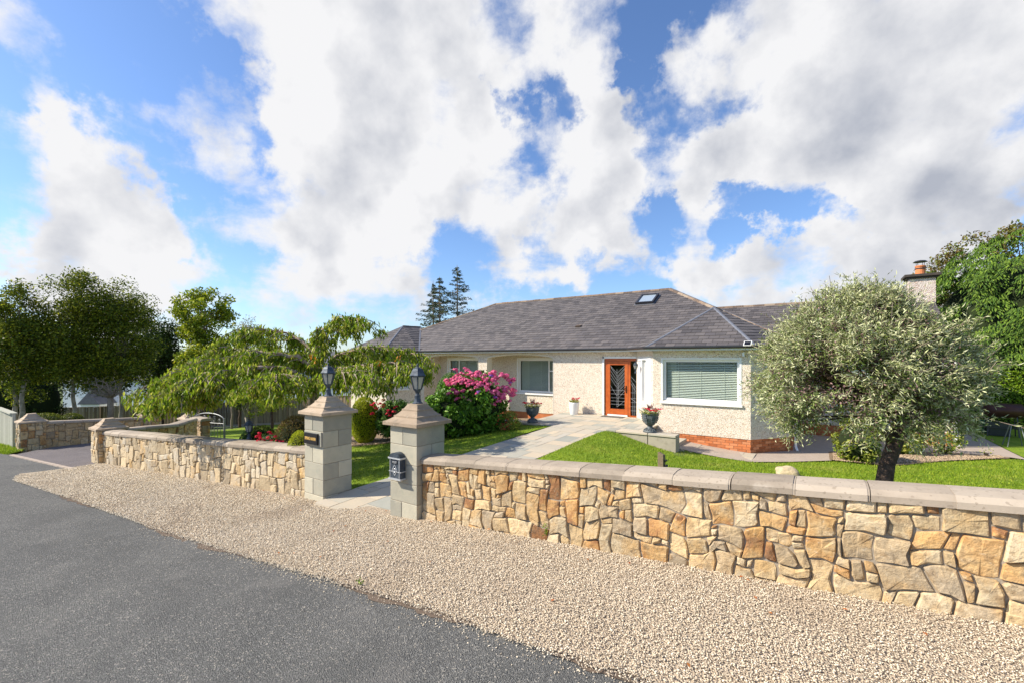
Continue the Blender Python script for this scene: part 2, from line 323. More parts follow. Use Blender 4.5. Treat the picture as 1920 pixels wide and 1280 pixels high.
K['slate'] = mat('roof_slate', [(0.065, 0.058, 0.058), (0.095, 0.084, 0.082), (0.13, 0.114, 0.108), (0.085, 0.076, 0.077)], scale=2.0, rough=0.62, bump=0.3, bscale=30, bdist=0.006, rnd=0.4, island=True, hue=0.13, spec=0.5, stain=[(1.2, 0.55, 0.72, (0.16, 0.14, 0.13), 0.35), (20, 0.72, 0.76, (0.45, 0.42, 0.36), 0.6)])
K['roofbase'] = mat('roof_base', [(0.05, 0.045, 0.047), (0.08, 0.07, 0.07)], scale=4, rough=0.8)
K['ridge'] = mat('ridge_tile', [(0.10, 0.075, 0.06), (0.20, 0.14, 0.10), (0.30, 0.24, 0.18)], scale=14, rough=0.85, bump=0.4, bscale=30, rnd=0.4, stain=[(16, 0.6, 0.7, (0.40, 0.24, 0.12), 0.7)])
K['lead'] = mat('lead_flashing', [(0.13, 0.14, 0.165), (0.19, 0.20, 0.23)], scale=8, rough=0.5, metal=0.2)
K['white'] = mat('white_paint', [(0.76, 0.76, 0.74), (0.82, 0.82, 0.80)], scale=3, rough=0.45, spec=0.4)
K['cream'] = mat('cream_trim', [(0.70, 0.66, 0.55), (0.76, 0.72, 0.62)], scale=3, rough=0.6)
K['gutter'] = mat('gutter_black', [(0.02, 0.02, 0.024), (0.035, 0.035, 0.04)], scale=5, rough=0.35, spec=0.5)
K['wood'] = mat('orange_wood', [(0.32, 0.06, 0.010), (0.44, 0.095, 0.015), (0.52, 0.13, 0.022)], scale=8, rough=0.35, spec=0.5)
K['dark'] = mat('unlit_room_dark', [(0.02, 0.022, 0.02), (0.045, 0.045, 0.035)], scale=1.2, rough=0.9)  # near-black colour stands in for the shade of unlit interiors
K['slat'] = mat('blind_slat', [(0.60, 0.62, 0.57), (0.66, 0.68, 0.63)], scale=2, rough=0.5)
K['curtain'] = mat('curtain', [(0.34, 0.35, 0.24), (0.48, 0.48, 0.34)], scale=6, rough=0.9)
K['glass'] = glassmat('window_glass', (0.93, 0.96, 0.94), 1.42)
K['lampglass'] = mat('lamp_glass', [(0.60, 0.60, 0.54), (0.70, 0.69, 0.62)], scale=10, rough=0.25, transl=0.5)
K['bulb'] = mat('bulb', [(0.8, 0.78, 0.7)], rough=0.3)
K['iron'] = mat('lamp_iron', [(0.025, 0.033, 0.045), (0.055, 0.07, 0.09), (0.13, 0.155, 0.18)], scale=12, rough=0.5, metal=0.3, bump=0.2, bscale=80)
K['ironlight'] = mat('worn_silver_edge', [(0.42, 0.44, 0.46), (0.55, 0.56, 0.57)], scale=20, rough=0.45, metal=0.4)
K['gate'] = mat('gate_iron', [(0.14, 0.15, 0.15), (0.26, 0.27, 0.27)], scale=15, rough=0.5, metal=0.3)
K['black'] = mat('black_gloss', [(0.012, 0.012, 0.014)], rough=0.15, spec=0.5)
K['gold'] = mat('gold_letter', [(0.75, 0.45, 0.12), (0.88, 0.60, 0.22)], scale=30, rough=0.35, metal=0.3)
K['urn'] = mat('urn_lead', [(0.045, 0.052, 0.055), (0.10, 0.115, 0.12), (0.18, 0.20, 0.21)], scale=14, rough=0.5, bump=0.5, bscale=22, bdist=0.01)
K['pot'] = mat('white_pot', [(0.80, 0.80, 0.79)], rough=0.3, spec=0.4)
K['fence'] = mat('fence_board', [(0.16, 0.115, 0.07), (0.25, 0.19, 0.125), (0.31, 0.25, 0.17)], scale=3, rough=0.95, rnd=0.5, island=True, hue=0.3)
K['oldboard'] = mat('weathered_board', [(0.36, 0.36, 0.29), (0.52, 0.51, 0.43)], scale=9, rough=0.95, rnd=0.4, bump=0.3, bscale=30)
K['post'] = mat('post_wood', [(0.14, 0.10, 0.06), (0.27, 0.21, 0.14)], scale=20, rough=0.95, bump=0.6, bscale=40)
K['bark'] = mat('bark_dark', [(0.035, 0.024, 0.018), (0.09, 0.06, 0.045), (0.16, 0.11, 0.08)], scale=14, rough=0.95, bump=1.0, bscale=26, bdist=0.03)
K['barkred'] = mat('bark_cherry', [(0.16, 0.10, 0.07), (0.34, 0.25, 0.19), (0.46, 0.37, 0.29)], scale=10, rough=0.7, bump=0.4, bscale=40)
K['birch'] = mat('bark_birch', [(0.07, 0.06, 0.045), (0.28, 0.24, 0.18), (0.42, 0.37, 0.29)], scale=5, rough=0.9, bump=0.3, bscale=30)
K['greybark'] = mat('bark_grey', [(0.16, 0.12, 0.09), (0.33, 0.27, 0.21)], scale=9, rough=0.95, bump=0.6, bscale=30)
K['terracotta'] = mat('terracotta', [(0.52, 0.17, 0.06), (0.62, 0.23, 0.09)], scale=9, rough=0.75)
K['rock'] = mat('boulder', [(0.34, 0.27, 0.17), (0.52, 0.42, 0.27), (0.58, 0.46, 0.27)], scale=4, rough=0.9, bump=0.8, bscale=9, bdist=0.04, stain=[(6, 0.56, 0.7, (0.2, 0.15, 0.08), 0.5)])
K['farwhite'] = mat('white_render', [(0.84, 0.84, 0.84), (0.88, 0.88, 0.88)], scale=1, rough=0.9)
K['farroof'] = mat('far_roof', [(0.09, 0.09, 0.105), (0.14, 0.14, 0.155)], scale=3, rough=0.7)
K['rust'] = mat('dark_red_steel', [(0.05, 0.02, 0.016), (0.09, 0.035, 0.028)], scale=9, rough=0.4, metal=0.3)
K['greenplastic'] = mat('green_plastic', [(0.02, 0.12, 0.06)], rough=0.4)
K['l_cherry'] = leafmat('leaf_cherry', [(0.083, 0.155, 0.012), (0.193, 0.296, 0.017), (0.343, 0.427, 0.033), (0.454, 0.427, 0.079)], 0.4, 0.38)
K['l_cherry_bract'] = leafmat('leaf_tan', [(0.38, 0.27, 0.18), (0.50, 0.42, 0.26)], 0.2)
K['l_orange'] = leafmat('leaf_orange', [(0.65, 0.22, 0.02), (0.75, 0.33, 0.03)], 0.3)
K['l_silver'] = leafmat('leaf_silver', [(0.27, 0.29, 0.11), (0.50, 0.52, 0.27), (0.68, 0.68, 0.44)], 0.2, 0.6)
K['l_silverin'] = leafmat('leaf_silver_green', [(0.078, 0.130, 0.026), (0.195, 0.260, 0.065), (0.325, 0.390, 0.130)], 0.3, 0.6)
K['l_purple'] = leafmat('leaf_dead_purple', [(0.163, 0.098, 0.090), (0.325, 0.212, 0.195)], 0.1, 0.9)
K['l_birch'] = leafmat('leaf_birch', [(0.044, 0.071, 0.009), (0.111, 0.149, 0.013), (0.280, 0.286, 0.028)], 0.32, 0.4)
K['l_darktree'] = leafmat('leaf_dark', [(0.021, 0.045, 0.011), (0.049, 0.087, 0.017), (0.084, 0.126, 0.021)], 0.15, 0.45)
K['l_maple'] = leafmat('leaf_maple', [(0.108, 0.173, 0.014), (0.270, 0.347, 0.024), (0.504, 0.488, 0.036)], 0.4, 0.5)
K['l_pale'] = leafmat('leaf_pale', [(0.22, 0.20, 0.10), (0.36, 0.33, 0.20)], 0.3)
K['l_spruce'] = leafmat('needle_spruce', [(0.032, 0.056, 0.024), (0.072, 0.104, 0.045), (0.128, 0.144, 0.072)], 0.05, 0.7)
K['l_cypress'] = leafmat('spray_cypress', [(0.03, 0.07, 0.010), (0.075, 0.15, 0.014), (0.17, 0.25, 0.025)], 0.2, 0.6)
K['l_brown'] = leafmat('leaf_copper', [(0.12, 0.07, 0.03), (0.20, 0.16, 0.04), (0.20, 0.26, 0.05)], 0.25)
K['l_hedge'] = leafmat('leaf_hedge', [(0.069, 0.149, 0.011), (0.172, 0.287, 0.017), (0.310, 0.414, 0.034)], 0.3, 0.4)
K['l_gold'] = leafmat('leaf_gold', [(0.208, 0.260, 0.013), (0.468, 0.520, 0.019), (0.624, 0.650, 0.039)], 0.2, 0.6)
K['l_bronze'] = leafmat('leaf_bronze', [(0.09, 0.07, 0.015), (0.20, 0.12, 0.03), (0.22, 0.19, 0.04)], 0.2, 0.6)
K['l_hyd'] = leafmat('leaf_hydrangea', [(0.048, 0.132, 0.012), (0.120, 0.264, 0.022), (0.264, 0.432, 0.060)], 0.25, 0.35)
K['l_rose'] = leafmat('leaf_rose', [(0.050, 0.138, 0.019), (0.125, 0.250, 0.037), (0.250, 0.375, 0.100)], 0.25, 0.4)
K['l_var'] = leafmat('leaf_variegated', [(0.084, 0.156, 0.014), (0.264, 0.324, 0.036), (0.540, 0.528, 0.120)], 0.3, 0.4)
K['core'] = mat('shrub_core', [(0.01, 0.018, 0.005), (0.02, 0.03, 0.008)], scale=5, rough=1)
K['f_pink'] = leafmat('petal_pink', [(0.60, 0.05, 0.19), (0.84, 0.14, 0.32), (0.88, 0.30, 0.44)], 0.3, 0.6)
K['f_red'] = leafmat('petal_red', [(0.55, 0.01, 0.03), (0.72, 0.02, 0.07)], 0.25, 0.6)
K['f_mauve'] = leafmat('petal_mauve', [(0.28, 0.09, 0.45), (0.42, 0.16, 0.58)], 0.3, 0.6)
K['f_white'] = leafmat('petal_white', [(0.75, 0.74, 0.62), (0.80, 0.79, 0.72)], 0.3, 0.6)
K['f_dustpink'] = leafmat('petal_dusty', [(0.55, 0.25, 0.20), (0.62, 0.36, 0.28)], 0.3, 0.6)
K['deadleaf'] = leafmat('fallen_leaf', [(0.30, 0.07, 0.02), (0.45, 0.18, 0.05)], 0.1, 0.8)

# ------------------------------------------------------------------ terrain height
CP = []
def street(x):
    xs = [-200, -60, -35, -23.4, -17.2, -7.5, -5.1, 1.2, 6, 20, 60]
    zs = [-6.5, -2.4, -1.35, -0.78, -0.58, -0.18, 0.0, 0.466, 0.8, 1.5, 2.5]
    return float(np.interp(x, xs, zs))
for x in (-60, -35, -28, -23.4, -20, -17.2, -14, -11, -7.5, -5.1, -2, 1.2, 4, 8, 20, 45):
    for y in (-30, -6, 0, 3.0, 4.9): CP.append((x, y, street(x)))
CP += [(-6.4, 6.5, -.02), (-6.4, 9, .14), (-6.2, 12.4, .33), (-7.3, 9, .10), (-8, 12.2, .26), (-5.0, 12.4, .33), (-4.4, 12.4, .17), (-3.2, 12.3, -.07), (-5.2, 9, .13), (-3, 9, .12),
       (-4, 11, .16), (-2.2, 11.8, -.10), (-1.5, 14, -.25), (-.6, 11.5, -.10), (1.4, 14.9, -.24), (3, 17, -.27), (0, 9, .12), (3, 9, .2), (6, 10, .1), (1.5, 6.4, .36), (-2, 6.4, .2), (4.4, 18, -.28), (6, 26, -.32), (8, 20, -.28), (12, 15, .1), (3, 12, -.05),
       (-9.6, 7.5, -.22), (-11, 9, -.22), (-9.6, 11.4, -.02), (-12, 12, -.15), (-16, 12, -.5), (-13, 7, -.42), (-15, 9, -.58), (-18, 8, -.8), (-17, 6, -.64), (-21, 8.5, -1.0), (-20, 13, -.8), (-22, 11, -1.15), (-25, 12, -1.5), (-21, 4.6, -.86), (-23, 6, -.98), (-20, 6.5, -.88),
       (-27, 13, -1.75), (-32, 15, -2.15), (-30, 9, -1.65), (-38, 9, -2.3), (-45, 12, -3.0), (-30, 24, -2.3), (-24, 24, -1.9), (-25, 5, -1.0), (-32, 5, -1.4),
       (-10, 20, -.3), (-16, 24, -1.0), (0, 24, -.3), (0, 40, -.6), (20, 40, 0), (30, 20, .6), (-60, 40, -5), (-80, 90, -8), (0, 90, -2), (60, 80, 1), (-20, 50, -3.2), (-130, 60, -9), (80, 0, 3), (-100, 0, -4)]
CPA = np.array(CP)
def _U(r2): return np.where(r2 > 1e-9, 0.5 * r2 * np.log(r2 + 1e-12), 0.0)
_n = len(CPA)
_A = np.zeros((_n + 3, _n + 3)); _d2 = ((CPA[:, None, :2] - CPA[None, :, :2]) ** 2).sum(-1)
_A[:_n, :_n] = _U(_d2) + np.eye(_n) * 0.02; _A[:_n, _n] = 1; _A[:_n, _n + 1:] = CPA[:, :2]; _A[_n, :_n] = 1; _A[_n + 1:, :_n] = CPA[:, :2].T
_W = np.linalg.solve(_A, np.concatenate([CPA[:, 2], np.zeros(3)]))
def gza(X, Y):
    X = np.asarray(X, float).ravel(); Y = np.asarray(Y, float).ravel(); Z = np.empty_like(X)
    for i in range(0, len(X), 20000):
        x = X[i:i + 20000]; y = Y[i:i + 20000]
        d2 = (x[:, None] - CPA[None, :, 0]) ** 2 + (y[:, None] - CPA[None, :, 1]) ** 2
        Z[i:i + 20000] = _U(d2) @ _W[:_n] + _W[_n] + _W[_n + 1] * x + _W[_n + 2] * y
    # within the street itself the surface follows the street profile exactly
    xs = [-200, -60, -35, -23.4, -17.2, -7.5, -5.1, 1.2, 6, 20, 60]; zs = [-6.5, -2.4, -1.35, -0.78, -0.58, -0.18, 0.0, 0.466, 0.8, 1.5, 2.5]
    st = np.interp(X, xs, zs); t = np.clip((Y - 4.3) / 1.4, 0, 1); t = t * t * (3 - 2 * t)
    return st * (1 - t) + Z * t
def gz(x, y): return float(gza([x], [y])[0])
def gpt(px, d):
    v = ray(px, HOR); x, y = v.x * d, v.y * d
    return Vector((x, y, gz(x, y)))
# ------------------------------------------------------------------ ground sheets
R = np.random.default_rng(7); random.seed(11)
def sheet(name, poly, step, m, dz=0.0, kind='structure', label=None, cat=None, skirt=0.0):
    bm = bmesh.new(); vs = [bm.verts.new((x, y, 0)) for x, y in poly]; bm.faces.new(vs)
    xs = [p[0] for p in poly]; ys = [p[1] for p in poly]
    def cuts(a, b):
        n = int((b - a) / step); return [a + step * (i + 1) for i in range(n)]
    for c in cuts(min(xs), max(xs)): bmesh.ops.bisect_plane(bm, geom=bm.verts[:] + bm.edges[:] + bm.faces[:], plane_co=(c, 0, 0), plane_no=(1, 0, 0))
    for c in cuts(min(ys), max(ys)): bmesh.ops.bisect_plane(bm, geom=bm.verts[:] + bm.edges[:] + bm.faces[:], plane_co=(0, c, 0), plane_no=(0, 1, 0))
    co = [(v.co.x, v.co.y) for v in bm.verts]; Z = gza([c[0] for c in co], [c[1] for c in co])
    for v, z in zip(bm.verts, Z): v.co.z = z + dz
    if skirt:
        be = [e for e in bm.edges if e.is_boundary]; r = bmesh.ops.extrude_edge_only(bm, edges=be)
        for v in [g for g in r['geom'] if isinstance(g, bmesh.types.BMVert)]: v.co.z -= skirt
    bmesh.ops.triangulate(bm, faces=bm.faces)
    bmesh.ops.recalc_face_normals(bm, faces=bm.faces)
    me = bpy.data.meshes.new(name); bm.to_mesh(me); bm.free()
    o = link(name, me, m, None); return T(o, label, cat, None, kind)
def wob(pts, amp, seg, seed):
    """adds an irregular wobble to an open polyline"""
    out = []; rr = random.Random(seed)
    for (a, b) in zip(pts[:-1], pts[1:]):
        n = max(1, int(math.hypot(b[0] - a[0], b[1] - a[1]) / seg))
        for i in range(n):
            t = i / n; out.append((a[0] + (b[0] - a[0]) * t + rr.uniform(-amp, amp), a[1] + (b[1] - a[1]) * t + rr.uniform(-amp, amp)))
    return out + [pts[-1]]
# base ground to the horizon: non-uniform grid
gx = np.concatenate([[-3000, -1500, -800, -500, -300, -200, -140, -100, -75], np.arange(-60, 40, 2.0), [45, 60, 90, 150, 300, 700, 1500, 3000]])
gy = np.concatenate([[-3000, -1200, -500, -200, -90, -50, -30], np.arange(-20, 60, 2.0), [70, 90, 130, 200, 300, 500, 800, 1500, 3000]])
GX, GY = np.meshgrid(gx, gy); Z = gza(np.clip(GX, -150, 90).ravel(), np.clip(GY, -30, 100).ravel()).reshape(GX.shape) - 0.06
far = np.clip((np.hypot(GX, GY) - 100) / 400, 0, 1)
Z = Z * (1 - far) + (-14) * far
V = np.stack([GX.ravel(), GY.ravel(), Z.ravel()], 1); ny, nx = GX.shape
I = np.arange(nx * ny).reshape(ny, nx)
F = np.stack([I[:-1, :-1].ravel(), I[:-1, 1:].ravel(), I[1:, 1:].ravel(), I[1:, :-1].ravel()], 1)
T(npmesh('ground', V, F, K['field'], None, True), kind='structure')
# distant hills
V = []; F = []
for k in range(60):
    a = math.radians(-20 + k * 4.0); rr = 1300
    hgt = 26 + 26 * noise.noise((k * 0.21, 3.1, 0)) + 18 * noise.noise((k * 0.55, 7.7, 0))
    x, y = -rr * math.cos(a), rr * math.sin(a)
    V += [(x, y, -30), (x, y, hgt), (x * 1.6, y * 1.6, -30)]
    if k:
        b = 3 * (k - 1); F += [(b, b + 3, b + 4, b + 1), (b + 1, b + 4, b + 5, b + 2)]
T(mesh('hills', V, F, K['hill'], None, True), kind='structure')
# road and verge
EDGE = [(14, 3.15), (6, 3.05), (3, 3.0), (0.6, 2.98), (-1.0, 2.97), (-3.3, 2.97), (-5.35, 2.86), (-7.2, 2.78), (-9.0, 2.65), (-12.5, 2.45), (-16.5, 2.15), (-17.6, 2.35)]
edge = wob(EDGE, 0.035, 0.16, 3)
sheet('road', [(60, 3.3), (14, 3.25)] + [(x, y + 0.12) for x, y in EDGE[1:-1]] + [(-17.3, 3.36), (-22.4, 2.86), (-27, 2.4), (-60, 1.5), (-60, -6.2), (60, -5.6)], 1.0, K['asphalt'], 0.0)
sheet('gravel_verge', edge + [(-17.25, 3.3), (-17.25, 4.1), (-7.3, 5.0), (14, 5.1)], 0.5, K['gravelbed'], 0.012)
K['silt'] = mat('silt', [(0.10, 0.075, 0.055), (0.15, 0.11, 0.08)], scale=12, rough=1)
# thin silt washed along the edge of the asphalt
for a, b, w in ((-9.6, -5.6, .12), (-4.4, -2.3, .10), (-1.9, -0.2, .07), (-13.6, -11, .12)):
    n = 26; xs = [a + (b - a) * i / n for i in range(n + 1)]
    up = [(x, float(np.interp(-x, [-e[0] for e in EDGE], [e[1] for e in EDGE])) + .05) for x in xs]
    lo = [(x, y - .05 - w * math.sin(math.pi * i / n) * (0.6 + 0.8 * random.random())) for i, (x, y) in enumerate(up)]
    sheet('silt', up + lo[::-1], 0.5, K['silt'], 0.006)
# driveway, its kerb line and the grass tip by the far pillar
sheet('driveway', [(-17.2, 3.3), (-22.3, 2.85), (-23.3, 3.9), (-23.2, 6), (-24.5, 8.2), (-20.6, 8.6), (-18.4, 6.2), (-17.4, 4.2)], 0.7, K['drive'], 0.008)
kb = MB()
for i in range(12):
    t0, t1 = i / 12, (i + 0.94) / 12
    p = Vector((-22.25 + 5.2 * t0, 2.8 + .47 * t0, 0)); q = Vector((-22.25 + 5.2 * t1, 2.8 + .47 * t1, 0)); p.z = gz(p.x, p.y) + .01; q.z = gz(q.x, q.y) + .01
    kb.bar(p, q, 0.10, 0.04)
T(kb.build('drive_kerb', K['concrete']), kind='structure')
sheet('grass_verge', [(-22.6, 2.75), (-23.4, 3.3), (-27.5, 3.3), (-30, 2.6), (-26, 2.2)], 0.6, K['lawn'], 0.012)
# lawns
PATH_L = [(-7.55, 5.3), (-7.42, 7.5), (-7.28, 10), (-7.1, 12.66)]
PATH_R = [(-5.66, 5.3), (-5.52, 8.9), (-5.28, 12.66)]
lawnR = [(-5.62, 5.3), (-5.48, 8.9), (-5.24, 12.6), (-3.2, 12.5), (-3.15, 13.1), (-1.4, 13.2), (.3, 14.7), (1.36, 14.65), (1.9, 15.3), (2.6, 16.2), (4.3, 17.9), (9, 18.5), (12, 18), (12, 5.25), (-5.6, 5.25)]
sheet('front_lawn', lawnR, 0.5, K['lawn'], 0.0)
lawnL = [(-7.6, 5.3), (-7.46, 7.5), (-7.32, 10), (-7.14, 12.6), (-8.4, 12.6), (-9.35, 12.3), (-10.07, 11.2), (-10.6, 10.4), (-11.5, 9.5), (-12.2, 8.9), (-13.1, 9.0), (-13.8, 9.8), (-15.5, 11.2), (-17, 13), (-22, 14), (-26, 17), (-29.5, 24), (-34, 18), (-30, 11), (-24.8, 9), (-20.6, 8.6), (-18.4, 6.2), (-17.3, 4.4), (-8.2, 5.25)]
sheet('side_lawn', lawnL, 0.6, K['lawn'], 0.0)
sheet('back_lawn', [(4.7, 18.0), (9, 18.5), (20, 18), (22, 30), (4.9, 30)], 1.0, K['lawn'], 0.0)
# planting beds and paths round the house
K['bedbase'] = mat('bed_base', [(0.16, 0.11, 0.07), (0.34, 0.25, 0.16)], scale=40, rough=1, bump=.8, bscale=50, bdist=.02, bvor=True)
sheet('gravel_bed', wob([(.2, 14.85), (1.36, 14.7), (1.95, 15.3), (2.6, 16.25), (4.3, 17.95)], .03, .25, 5) + [(4.35, 18.2), (3.4, 18.2), (2.4, 17.7), (1.2, 17.0), (.2, 16.2)], 0.5, K['bedbase'], 0.02)
sheet('planting_bed', wob([(-7.2, 12.75), (-8.3, 12.6), (-9.35, 12.25), (-10.07, 11.15), (-10.6, 10.4), (-11.5, 9.45), (-12.2, 8.85), (-13.1, 8.95), (-13.8, 9.8), (-15.4, 11.2), (-17, 13.1)], .04, .3, 8) + [(-17, 14.6), (-8, 15.9), (-7.2, 14)], 0.6, K['bedbase'], 0.015)
sheet('concrete_path', [(-1.5, 13.15), (.25, 14.8), (.25, 16.25), (1.2, 17.05), (2.4, 17.75), (3.4, 18.25), (4.4, 18.2), (4.65, 18.0), (4.85, 28), (3.3, 28), (3.3, 19.6), (-.8, 19.6), (-.8, 15.9), (-1.5, 14.6)], 0.8, K['concrete'], 0.012)
sheet('garden_path', [(-4.6, 13.2), (-1.5, 13.15), (-1.5, 14.6), (-4.6, 14.6)], 0.6, K['concrete'], 0.010)

def tuftmesh(name, polys_region, n, h0, h1, w, m, ymax=None, seed=1, inside=None, kind='stuff', label=None, cat='grass'):
    r = np.random.default_rng(seed); xs = [p[0] for p in polys_region]; ys = [p[1] for p in polys_region]
    P = np.stack([r.uniform(min(xs), max(xs), n), r.uniform(min(ys), max(ys), n)], 1)
    poly = np.array(polys_region); ins = np.zeros(n, bool); j = len(poly) - 1
    for i in range(len(poly)):
        a, b = poly[i], poly[j]
        c = ((a[1] > P[:, 1]) != (b[1] > P[:, 1])) & (P[:, 0] < (b[0] - a[0]) * (P[:, 1] - a[1]) / (b[1] - a[1] + 1e-12) + a[0]); ins ^= c; j = i
    P = P[ins]
    if inside is not None: P = P[inside(P)]
    n = len(P); Z = gza(P[:, 0], P[:, 1])
    th = r.uniform(0, 2 * np.pi, n); h = r.uniform(h0, h1, n); ln = r.uniform(0.1, 0.9, n) * h; t2 = r.uniform(0, 2 * np.pi, n)
    B = np.stack([P[:, 0], P[:, 1], Z], 1); d = np.stack([np.cos(th), np.sin(th), 0 * th], 1) * (w * r.uniform(.6, 1.4, n) / 2)[:, None]
    tip = B + np.stack([np.cos(t2) * ln, np.sin(t2) * ln, h], 1)
    V = np.stack([B - d, B + d, tip], 1).reshape(-1, 3); F = np.arange(3 * n).reshape(-1, 3)
    return T(npmesh(name, V, F, m), label, cat, None, kind)
tuftmesh('grass', lawnR, 230000, .02, .055, .014, K['blade'], seed=3, inside=lambda P: (P[:, 0] < 5) & (P[:, 1] < 18), label='short bright green grass of the front lawn beside the paved path')
tuftmesh('grass', lawnL, 210000, .02, .055, .016, K['blade'], seed=4, inside=lambda P: (P[:, 1] > 5.3) & (P[:, 0] > -19), label='mown green grass of the lawn left of the paved path')
tuftmesh('grass', [(-22.6, 2.75), (-23.4, 3.3), (-27.5, 3.3), (-30, 2.6), (-26, 2.2)], 9000, .04, .12, .03, K['blade'], seed=5, label='grass tuft at the roadside below the weathered board fence')

def pebbles(name, P, Zs, r, m, seed, label):
    rr = np.random.default_rng(seed); n = len(P)
    base = np.array([(1, 0, 0), (0, 1, 0), (-1, 0, 0), (0, -1, 0), (0, 0, 1), (0, 0, -.5)], float)
    rot = rr.uniform(0, 2 * np.pi, n); c, s = np.cos(rot), np.sin(rot); S = np.stack([r * rr.uniform(.7, 1.4, n), r * rr.uniform(.6, 1.1, n), r * rr.uniform(.4, .9, n)], 1)
    B = base[None] * S[:, None] * rr.uniform(.75, 1.25, (n, 6, 1))
    X = B[..., 0] * c[:, None] - B[..., 1] * s[:, None]; Y = B[..., 0] * s[:, None] + B[..., 1] * c[:, None]
    til = rr.uniform(-.5, .5, (n, 1)); Z = B[..., 2] + X * til
    V = np.stack([X + P[:, :1], Y + P[:, 1:2], Z + Zs[:, None]], -1).reshape(-1, 3)
    f = np.array([(0, 1, 4), (1, 2, 4), (2, 3, 4), (3, 0, 4), (1, 0, 5), (2, 1, 5), (3, 2, 5), (0, 3, 5)])
    F = (f[None] + (np.arange(n) * 6)[:, None, None]).reshape(-1, 3)
    return T(npmesh(name, V, F, m), label, 'gravel', None, 'stuff')
def edge_y(x): return np.interp(-x, [-e[0] for e in EDGE], [e[1] for e in EDGE])
def wall_y(x): return np.where(x > -7.5, 4.9, 4.9 + (x + 7.5) * 0.098)
n = 160000; x = R.uniform(0, 1, n) ** 1.12 * -20.5 + 3.2; t = R.uniform(-0.03, 1, n)
y = edge_y(x) + t * (wall_y(x) - edge_y(x)); k = ~((x > -7.7) & (x < -4.9) & (y > 4.75)); x, y = x[k], y[k]
z = gza(x, y) + .016 + R.uniform(0, .012, len(x))
pebbles('gravel', np.stack([x, y], 1), z, np.clip(.0068 - x * .0003, .0058, .011) * R.uniform(.55, 1.4, len(x)), K['pebble'], 2, 'loose cream pebbles covering the verge between road and stone wall')
# strays spilled on to the asphalt
n = 2600; x = R.uniform(-9, 2.5, n); y = edge_y(x) - np.abs(R.normal(0, .10, n)) + .02
pebbles('gravel', np.stack([x, y], 1), gza(x, y) + .004, .0085 * R.uniform(.5, 1.2, n), K['pebble'], 9, 'stray pebbles scattered on the asphalt along the edge of the gravel')
n = 9000; x = R.uniform(.3, 4.2, n); y = 14.75 + np.maximum(0, (x - 1.2)) * 1.05 + R.uniform(0, 1.3, n); k = y < 15.8 + x * .6
pebbles('gravel', np.stack([x, y], 1)[k], gza(x, y)[k] + .03, .018 * R.uniform(.6, 1.3, k.sum()), K['pebble_tan'], 12, 'tan pebbles mulching the bed beside the side path and silvery tree')
n = 9000; x = R.uniform(-15.5, -8.9, n); t = R.uniform(0, 1, n)
by = np.interp(x, [-15.5, -13.8, -13.1, -12.2, -11.5, -10.6, -10.07, -9.35], [11.3, 9.8, 9.0, 8.9, 9.5, 10.45, 11.2, 12.3]); y = by + t * 1.1
pebbles('gravel', np.stack([x, y], 1), gza(x, y) + .025, .018 * R.uniform(.6, 1.3, n), K['pebble_tan'], 13, 'tan pebbles mulching the bed under the flowering shrubs')
# a few fallen leaves and weeds on the gravel
dl = []
for i in range(34):
    x = random.uniform(-6, 3.0) if i < 24 else random.uniform(-10, -5); y = random.choice([4.88 - random.random() ** 2 * .5, random.uniform(3.0, 4.8)])
    c = Vector((x, y, gz(x, y) + .035)); a = random.uniform(0, 6.28); d = Vector((math.cos(a), math.sin(a), 0)) * .022; e = Vector((-d.y, d.x, 0)) * .6
    dl += [c - d, c + e + Vector((0, 0, .01)), c + d + Vector((0, 0, .006)), c - e + Vector((0, 0, .008))]
T(npmesh('fallen_leaves', np.array([tuple(v) for v in dl]), np.arange(len(dl)).reshape(-1, 4), K['deadleaf']), 'few small brown fallen leaves scattered on the gravel verge', 'leaves', None, 'stuff')

